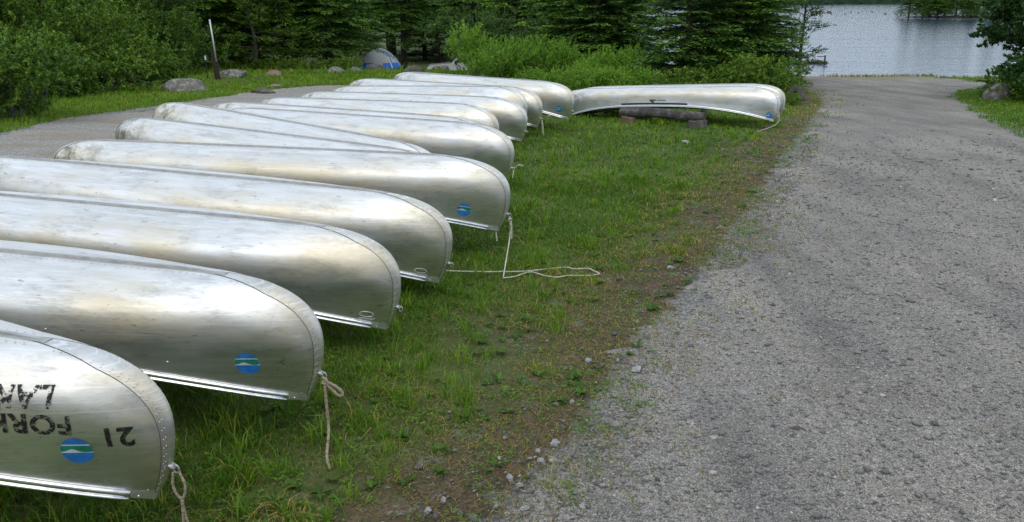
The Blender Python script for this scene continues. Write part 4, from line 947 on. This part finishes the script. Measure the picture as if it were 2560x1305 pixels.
obj('post', MB().box((0, 0, .24), (.09, .09, .68)).mesh('post', M_GREYWOOD), po); obj('board', MB().box((-.05, -.06, .50), (.52, .03, .16)).mesh('board', M_GREYWOOD), po)

# ------------------------------------------------------------------ tent
ty_ = 46.3; tx_ = col_x(952, ty_); t0 = empty('tent', (tx_, ty_, gz(tx_, ty_)), .25); tag(t0, 'grey and blue dome tent pitched among the trees', 'tent')
def dome_ring(z, w, d, n=28):
    return [(w*math.copysign(abs(math.cos(a))**.75, math.cos(a)), d*math.copysign(abs(math.sin(a))**.75, math.sin(a)), z) for a in np.arange(n)*2*math.pi/n]
def dome_skin(z0, z1, w, d, H, name, mat, k=8, off=0.0):
    zs = np.linspace(z0, z1, k); V = []; n = 28
    for z in zs:
        q = (1 - (z/H)**1.7)**.62 if z < H else .02; V += dome_ring(z, w*max(q, .02) + off, d*max(q, .02) + off)
    return MB().add(V, [(i*n+j, i*n+(j+1) % n, (i+1)*n+(j+1) % n, (i+1)*n+j) for i in range(k-1) for j in range(n)]).mesh(name, mat, True)
HT = 1.72
obj('tent_base', dome_skin(0, 1.0, 1.35, 1.15, HT, 'tent_base', M_TENTB), t0)
obj('tent_body', dome_skin(.98, HT*.995, 1.35, 1.15, HT, 'tent_body', M_TENTG, 12, .004), t0)
def arc_strip(a0, a1, off, name, mat):
    V = []; k = 14
    for z in np.linspace(.02, HT*.99, k):
        q = (1 - (z/HT)**1.7)**.62
        for a in (a0, a1): V.append(((1.35*q + off)*math.copysign(abs(math.cos(a))**.75, math.cos(a)), (1.15*q + off)*math.copysign(abs(math.sin(a))**.75, math.sin(a)), z))
    return MB().add(V, [(2*i, 2*i+1, 2*i+3, 2*i+2) for i in range(k-1)]).mesh(name, mat, True)
obj('door_flap', arc_strip(-1.15, -.55, .02, 'door_flap', M_TENTB), t0); obj('roof_flap', arc_strip(-1.9, -1.55, .02, 'roof_flap', M_TENTG), t0)
for a in (-1.2, -.52): obj('seam_tape', arc_strip(a - .03, a + .03, .026, 'seam_tape', M_DWHITE), t0)

# ------------------------------------------------------------------ pickup
py_ = 52.0; px0 = col_x(1085, py_); tr0 = empty('pickup_truck', (px0, py_, gz(px0, py_)), .08); tag(tr0, 'white pickup truck parked among the trees behind the willow bush', 'truck')
def extrude(profile, y0, y1, name, mat, bev=0.0):
    bm = bmesh.new(); a = [bm.verts.new((x, y0, z)) for x, z in profile]; b = [bm.verts.new((x, y1, z)) for x, z in profile]
    bm.faces.new(a); bm.faces.new(b[::-1]); n = len(a)
    for i in range(n): bm.faces.new((a[i], b[i], b[(i+1) % n], a[(i+1) % n]))
    bmesh.ops.recalc_face_normals(bm, faces=bm.faces)
    if bev: bmesh.ops.bevel(bm, geom=[e for e in bm.edges if abs(e.verts[0].co.y - e.verts[1].co.y) < 1e-6], offset=bev, segments=2, affect='EDGES', clamp_overlap=True)
    me = bpy.data.meshes.new(name); bm.to_mesh(me); bm.free(); me.materials.append(mat); return me
def arch(cx, r=.40, zb=.42): return [(cx - r*math.cos(a), .36 + r*math.sin(a)) for a in np.linspace(.15, math.pi - .15, 9)]
prof = [(-.35, .42)] + arch(.25)+ [(.75, .40), (3.2, .40)] + arch(3.6) + [(4.1, .45), (4.75, .5), (4.75, 1.05), (2.9, 1.05), (2.9, 1.02), (1.15, 1.02), (.9, 1.02), (-.2, .92), (-.38, .78)]
obj('body', extrude(prof, -.88, .88, 'body', M_WHITE, .03), tr0)
cab = obj('cab', extrude([(1.0, 1.00), (1.62, 1.66), (1.85, 1.72), (2.75, 1.72), (2.86, 1.00)], -.80, .80, 'cab', M_WHITE, .03), tr0)
for sy in (-1, 1):
    obj('window', extrude([(1.28, 1.10), (1.70, 1.60), (2.62, 1.60), (2.70, 1.10)], sy*.805, sy*.815, 'window', M_GLASS), cab)
obj('windscreen', MB().add([(1.02, -.68, 1.06), (1.02, .68, 1.06), (1.575, .64, 1.63), (1.575, -.64, 1.63)], [(0, 1, 2, 3)]).mesh('windscreen', M_GLASS), cab)
for cx in (.25, 3.6):
    for sy in (-1, 1):
        w_ = empty('wheel', (cx, sy*.78, .35)); w_.parent = tr0
        mb = MB(); mb.tube([(0, -.11, 0), (0, -.10, 0), (0, .10, 0), (0, .11, 0)], [.30, .35, .35, .30], 24); obj('tyre', mb.mesh('tyre', M_BLACK, False), w_)
        mb = MB(); mb.tube([(0, sy*.105, 0), (0, sy*.118, 0)], [.21, .17], 16); obj('rim', mb.mesh('rim', M_RIM), w_)
for sy in (-1, 1): obj('headlight', MB().box((-.372, sy*.66, .80), (.03, .28, .13)).mesh('headlight', M_LAMP), tr0)
obj('bumper', MB().box((-.42, 0, .50), (.12, 1.74, .18)).mesh('bumper', M_RIM), tr0); obj('grille', MB().box((-.374, 0, .78), (.02, .96, .16)).mesh('grille', M_BLACK), tr0)
for sy in (-1, 1): obj('mirror', MB().box((1.30, sy*.96, 1.12), (.10, .16, .16)).mesh('mirror', M_BLACK), tr0)

# ------------------------------------------------------------------ lake: dock, island, rocks
dY = 77.0; dk = empty('dock', (col_x(1985, dY, Z_LAKE), dY, Z_LAKE), .06); tag(dk, 'low wooden dock floating on the lake beside the roadside firs', 'dock')
obj('float_frame', MB().box((0, 0, .06), (5.2, 2.0, .22)).mesh('float_frame', M_POST), dk)
for i in range(26): obj('deck_board', MB().box((-2.55 + i*.204, 0, .19), (.192, 2.06, .035)).mesh('deck_board', M_GREYWOOD) if i == 0 else bpy.data.meshes['deck_board'], dk, None if i == 0 else (i*.204, 0, 0))
for x in (-2.2, 2.35): obj('mooring_post', MB().tube([(x, -1.0, -1.0), (x, -1.0, .72)], .07, 8).mesh('mooring_post', M_POST), dk)
obj('rail', MB().box((2.0, -1.0, .62), (.7, .05, .07)).mesh('rail', M_GREYWOOD), dk)
iY = 258.0; ix = col_x(2440, iY, Z_LAKE)
V = []; Fs = []; nr, na = 7, 40
for i in range(nr):
    for j in range(na):
        a = 2*math.pi*j/na; q = i/(nr-1); w_ = 1 + .16*math.sin(3*a) + .10*math.sin(7*a + 1)
        V.append((ix + 19.5*q*w_*math.cos(a), iY + 8 + 13*q*w_*math.sin(a), Z_LAKE + .6*(1 - q**2) - .15*q))
Fs = [(i*na+j, i*na+(j+1) % na, (i+1)*na+(j+1) % na, (i+1)*na+j) for i in range(nr-1) for j in range(na)]
tag(obj('island', fast_mesh('island', V, Fs, [M_ROCKD], smooth=True)), kind='structure')
GI = 'trees on the island'; LI = 'dark conifer standing on the small island in the lake'
for i in range(22):
    a = i*2.399; q = math.sqrt((i + .5)/22); x = ix + 18*q*math.cos(a); y = iY + 8 + 11*q*math.sin(a)
    o = put(T_HEM[0] if i % 3 else T_FIR[i % 2], x, y, 1.1 + .4*R2.random(), R2.uniform(0, 6.28), LI, 'tree', GI); o.location.z = Z_LAKE + 1.5*(1 - q*q*.8) - .3
GS = 'shore shrubs of the island'
for i in range(22):
    x = ix - 19.5 + i*1.85; o = put(S_OLI[i % 2], x, iY - 4.8 + .11*abs(i - 10.5)**2, .85, R2.uniform(0, 6), 'dark shrub at the waterline of the small island', 'shrub', GS); o.location.z = Z_LAKE + .1
for i, (px, py, w_) in enumerate([(2072, 33, 10), (2078, 36, 3), (2112, 36, 3), (2127, 32, 3), (2146, 33, 3), (2180, 31, 4), (2213, 36, 5)]):
    d = ray(px, py); t_ = (Z_LAKE - CAM_H)/d[2]; w = w_*t_*d[1]/F_PX
    tag(obj('lake_rock', rock_mesh('lake_rock', 60+i, (w*1.2, w, w*.45 + .25), M_ROCKD, 2), None, (d[0]*t_, d[1]*t_, Z_LAKE + .05)), 'small dark rock breaking the surface of the lake', 'rock', 'rocks out in the lake')

# ------------------------------------------------------------------ turf, weeds and pebbles
def nz2(x, y, s, o=0.0):
    return (np.sin(x*s + 1.3*np.sin(y*s*.7 + o)) + np.sin(y*s*1.21 + 1.7*np.sin(x*s*.6 + 2*o)) + .6*np.sin((x + y)*s*2.3 + o))/2.6
def scatter(n, y0, y1, p, r, xmax=None):
    u = r.uniform(0, 1, n); e = 2 - p
    Y = (y0**e + u*(y1**e - y0**e))**(1/e); X = r.uniform(-1, 1, n)*(.64*Y + .6); return X, Y
def blades(X, Y, h, w, lean, tint, r):
    n = len(X); Z = ground_z(X, Y) - .006; a = r.uniform(0, 2*math.pi, n); la = r.uniform(0, 2*math.pi, n)
    S = np.stack([np.cos(a), np.sin(a), np.zeros(n)], 1)*w[:, None]*.5; Ld = np.stack([np.cos(la), np.sin(la), np.zeros(n)], 1)*(lean*h)[:, None]
    B = np.stack([X, Y, Z], 1); up = np.zeros((n, 3)); up[:, 2] = h
    mid = B + up*.58 + Ld*.32; tip = B + up*np.clip(1 - .35*lean, .25, 1)[:, None] + Ld
    V = np.stack([B - S, B + S, mid - S*.8, mid + S*.8, tip], 1).reshape(-1, 3); i = np.arange(n)[:, None]*5
    Fs = np.concatenate([i + [0, 1, 3], i + [0, 3, 2], i + [2, 3, 4]], 1).reshape(-1, 3)
    return V, Fs, np.repeat(tint, 3)
def turf(n, y0, y1, p, seed, far=False):
    r = np.random.default_rng(seed); X, Y = scatter(n, y0, y1, p, r)
    d = road_lx(Y) + wob(Y, .4) - X; dr = X - road_rx(Y) - wob(Y, 1.9)
    tk_ = on_track(X, Y); edge = np.minimum(X - trk_fx(Y), trk_nx(Y) - X)
    cl = nz2(X, Y, 3.1) + .6*nz2(X, Y, 9.0, 1)
    pr = np.where(d > 0, .55*((cl > -.35) | (d > 1.5)) + .20 + .25*sstep(.2, 1.35, d + .34*cl), np.where(dr > 0, 1.0, .30*np.exp(np.minimum(d, 0)/.28)*(cl > .0)))
    pr = np.where(d > 0, pr*(1 - .45*np.exp(-(((X - .25)/.65)**2 + ((Y - 3.3)/.8)**2)*(cl < .55))), pr)
    pr = np.where((Y > 29) & (X > 5) & (Y < 36) & (dr <= 0) & (d <= 0), 0, pr)
    pr = np.where((Y > 36.3) & (X > 4), .75*(np.exp(-((Y - 37.9)/.40)**2))*(nz2(X, Y, .8) > -.15), pr)
    pr = np.where(tk_, .04*np.exp(-edge/.25), pr)
    k = r.uniform(0, 1, n) < pr; X, Y, d, cl, dr = X[k], Y[k], d[k], cl[k], dr[k]; m_ = len(X)
    tuft = sstep(.55, 1.15, nz2(X, Y, 5.3, 2) + .7*nz2(X, Y, 14, 3)) * (d > .3)
    h = r.uniform(.035, .075, m_)*(1 + 1.6*tuft*r.uniform(.4, 1.2, m_)); h *= np.where(d > 0, .50 + .50*sstep(.5, 1.7, d + .25*cl), 1) * (1 + .25*(Y > 16)) * np.where(Y > 36, 2.2, 1)
    bank = X < trk_fx(Y); h = np.where(bank, h*1.25, h)
    w = r.uniform(.0028, .0050, m_)*np.maximum(1, Y/4.6)*(1 + .35*tuft)
    lean = r.uniform(.1, 1.0, m_)*(1 - .35*tuft)
    tint = .36 + .10*cl + .10*tuft + .10*nz2(X, Y, 1.1, 4) + r.normal(0, .10, m_)
    dryp = np.where(d < 1.8, .50*(1 - sstep(.2, 1.9, d)), .05) + .05*(nz2(X, Y, 1.9, 5) > .35)
    dryp = np.where(bank, .02, np.where(dr > 0, .04, dryp)); tint = tint + .14*bank + .08*(Y > 15); isd = r.uniform(0, 1, m_) < dryp; tint = np.where(isd, r.uniform(.80, 1.0, m_), np.minimum(tint, .78)); lean = np.where(isd, r.uniform(.9, 2.0, m_), lean)
    return blades(X, Y, h, w, lean, np.clip(tint, 0, 1), r)
parts = [turf(430000, 2.3, 38.4, 1.35, 1)]
# taller individual tufts
r = np.random.default_rng(77); tc_ = []
cx, cy = scatter(1500, 2.6, 26, 1.5, r); ok = (road_lx(cy) - cx > .75) & ~on_track(cx, cy); cx, cy = cx[ok], cy[ok]
nb = 22; X = np.repeat(cx, nb) + r.normal(0, .030, len(cx)*nb); Y = np.repeat(cy, nb) + r.normal(0, .030, len(cx)*nb)
hh = np.repeat(r.uniform(.09, .19, len(cx)), nb)*r.uniform(.5, 1.1, len(X)); tt = np.repeat(r.uniform(.42, .72, len(cx)), nb) + r.normal(0, .06, len(X))
parts.append(blades(X, Y, hh, r.uniform(.004, .007, len(X))*np.maximum(1, Y/6), r.uniform(.15, .9, len(X)), np.clip(tt, 0, .78), r))
# dense turf close to the camera
parts.append(turf(170000, 2.3, 10.0, 1.0, 5))
ofs = 0; VV = []; FF = []; TT = []
for v, f_, t_ in parts: VV.append(v); FF.append(f_ + ofs); TT.append(t_); ofs += len(v)
tag(obj('grass', fast_mesh('grass', np.vstack(VV), np.vstack(FF), [M_GRASS], np.concatenate(TT))), 'green turf with dry straw-coloured patches around the canoes', 'grass', kind='stuff')
r = np.random.default_rng(31); X, Y = scatter(150000, 2.3, 14, 1.3, r); d = road_lx(Y) - X
k = (d > -.25) & (d < 2.6) & (r.uniform(0, 1, len(X)) < np.where(d < 1.6, .9, .35)*(nz2(X, Y, 3.3, 6) > -.45)); X, Y = X[k], Y[k]; n = len(X)
P = np.stack([X, Y, ground_z(X, Y) + r.uniform(.004, .016, n)], 1); D = r.normal(0, 1, (n, 3)); D[:, 2] = r.normal(.05, .16, n); Nn = r.normal(0, .35, (n, 3)); Nn[:, 2] += 1
sc_ = np.maximum(1, Y/5); V, Fs = rhombs(P, unit(D), unit(Nn), r.uniform(.012, .050, n), r.uniform(.0010, .0022, n)*sc_)
tag(obj('straw_litter', fast_mesh('straw_litter', V, Fs, [M_LITTER], r.beta(1.6, 1.8, n))), 'dry brown straw and twigs littering the worn turf beside the road', 'litter', kind='stuff')
# small weeds creeping over the worn strip
r = np.random.default_rng(9); cx, cy = scatter(5200, 2.4, 16, 1.4, r); d = road_lx(cy) - cx; ok = (d > -.15) & (d < 2.0) & (r.uniform(0, 1, len(cx)) < .25 + .75*(nz2(cx, cy, 4.0, 1) > .1)); cx, cy = cx[ok], cy[ok]
nl = 16; X = np.repeat(cx, nl) + r.normal(0, .035, len(cx)*nl); Y = np.repeat(cy, nl) + r.normal(0, .035, len(cx)*nl); n = len(X)
P = np.stack([X, Y, ground_z(X, Y) + r.uniform(.004, .03, n)], 1); D = r.normal(0, 1, (n, 3)); D[:, 2] = r.uniform(0, .5, n); Nn = r.normal(0, .3, (n, 3)); Nn[:, 2] += 1
sc_ = np.maximum(1, Y/7); V, Fs = rhombs(P, unit(D), unit(Nn), r.uniform(.012, .026, n)*sc_, r.uniform(.004, .008, n)*sc_)
qx, qy = scatter(900, 2.5, 12, 1.4, r); dq = road_lx(qy) - qx; okq = (dq > .15) & (dq < 4.5); qx, qy = qx[okq], qy[okq]; nq = 8
X2 = np.repeat(qx, nq); Y2 = np.repeat(qy, nq); a_ = r.uniform(0, 6.28, len(X2)); P2 = np.stack([X2, Y2, ground_z(X2, Y2) + .01], 1)
D2 = np.stack([np.cos(a_), np.sin(a_), r.uniform(.15, .8, len(X2))], 1); N2 = np.stack([-np.cos(a_)*.5, -np.sin(a_)*.5, np.ones(len(X2))], 1)
V2, F2 = rhombs(P2, unit(D2), unit(N2), np.repeat(r.uniform(.03, .075, len(qx)), nq)*r.uniform(.7, 1.1, len(X2)), np.repeat(r.uniform(.008, .016, len(qx)), nq))
Fs = np.vstack([Fs, F2 + len(V)]); V = np.vstack([V, V2]); n = len(Fs)
tag(obj('weeds', fast_mesh('weeds', V, Fs, [M_GRASS], np.clip(np.where(np.arange(n) < n - len(F2), r.normal(.44, .13, n), r.normal(.20, .10, n)), 0, .76))), 'tiny creeping weeds on the worn strip beside the road', 'weeds', kind='stuff')
# loose pebbles
OV = np.array([(1, 0, 0), (0, 1, 0), (-1, 0, 0), (0, -1, 0), (0, 0, 1), (0, 0, -1)], float); OF = np.array([(0, 1, 4), (1, 2, 4), (2, 3, 4), (3, 0, 4), (1, 0, 5), (2, 1, 5), (3, 2, 5), (0, 3, 5)])
r = np.random.default_rng(12); X, Y = scatter(120000, 2.3, 16, 1.7, r); d = X - road_lx(Y); keep = (d > -.9) & (X < road_rx(Y) + .3)
pk_ = np.where(d > 0, .75, .55*np.exp(np.minimum(d, 0)/.30))*(1 - sstep(8, 15.5, Y)); keep &= r.uniform(0, 1, len(X)) < pk_; X, Y = X[keep], Y[keep]; n = len(X)
sz_ = .0032 + .0085*r.uniform(0, 1, n)**4 + .016*r.uniform(0, 1, n)**45 + .0016*(Y > 5); sz_ *= np.maximum(1, Y/7)
A = r.normal(0, 1, (n, 3, 3)); Q, _ = np.linalg.qr(A); S_ = sz_[:, None]*np.stack([r.uniform(.8, 1.5, n), r.uniform(.7, 1.2, n), r.uniform(.35, .8, n)], 1)
J = OV[None] + r.normal(0, .22, (n, 6, 3)); rz = r.uniform(0, 6.28, n); c, s_ = np.cos(rz), np.sin(rz)
L_ = J*S_[:, None]; Vx = L_[..., 0]*c[:, None] - L_[..., 1]*s_[:, None]; Vy = L_[..., 0]*s_[:, None] + L_[..., 1]*c[:, None]
V = np.stack([Vx + X[:, None], Vy + Y[:, None], L_[..., 2] + (ground_z(X, Y) + .008 + sz_*.25)[:, None]], -1).reshape(-1, 3)
Fs = (OF[None] + (np.arange(n)*6)[:, None, None]).reshape(-1, 3)
tag(obj('gravel', fast_mesh('gravel', V, Fs, [M_PEB], np.repeat(np.clip(r.beta(2, 2.4, n) + .35*(r.uniform(0, 1, n) < .05), 0, 1), 8))), 'loose grey gravel stones on the road', 'gravel', kind='stuff')
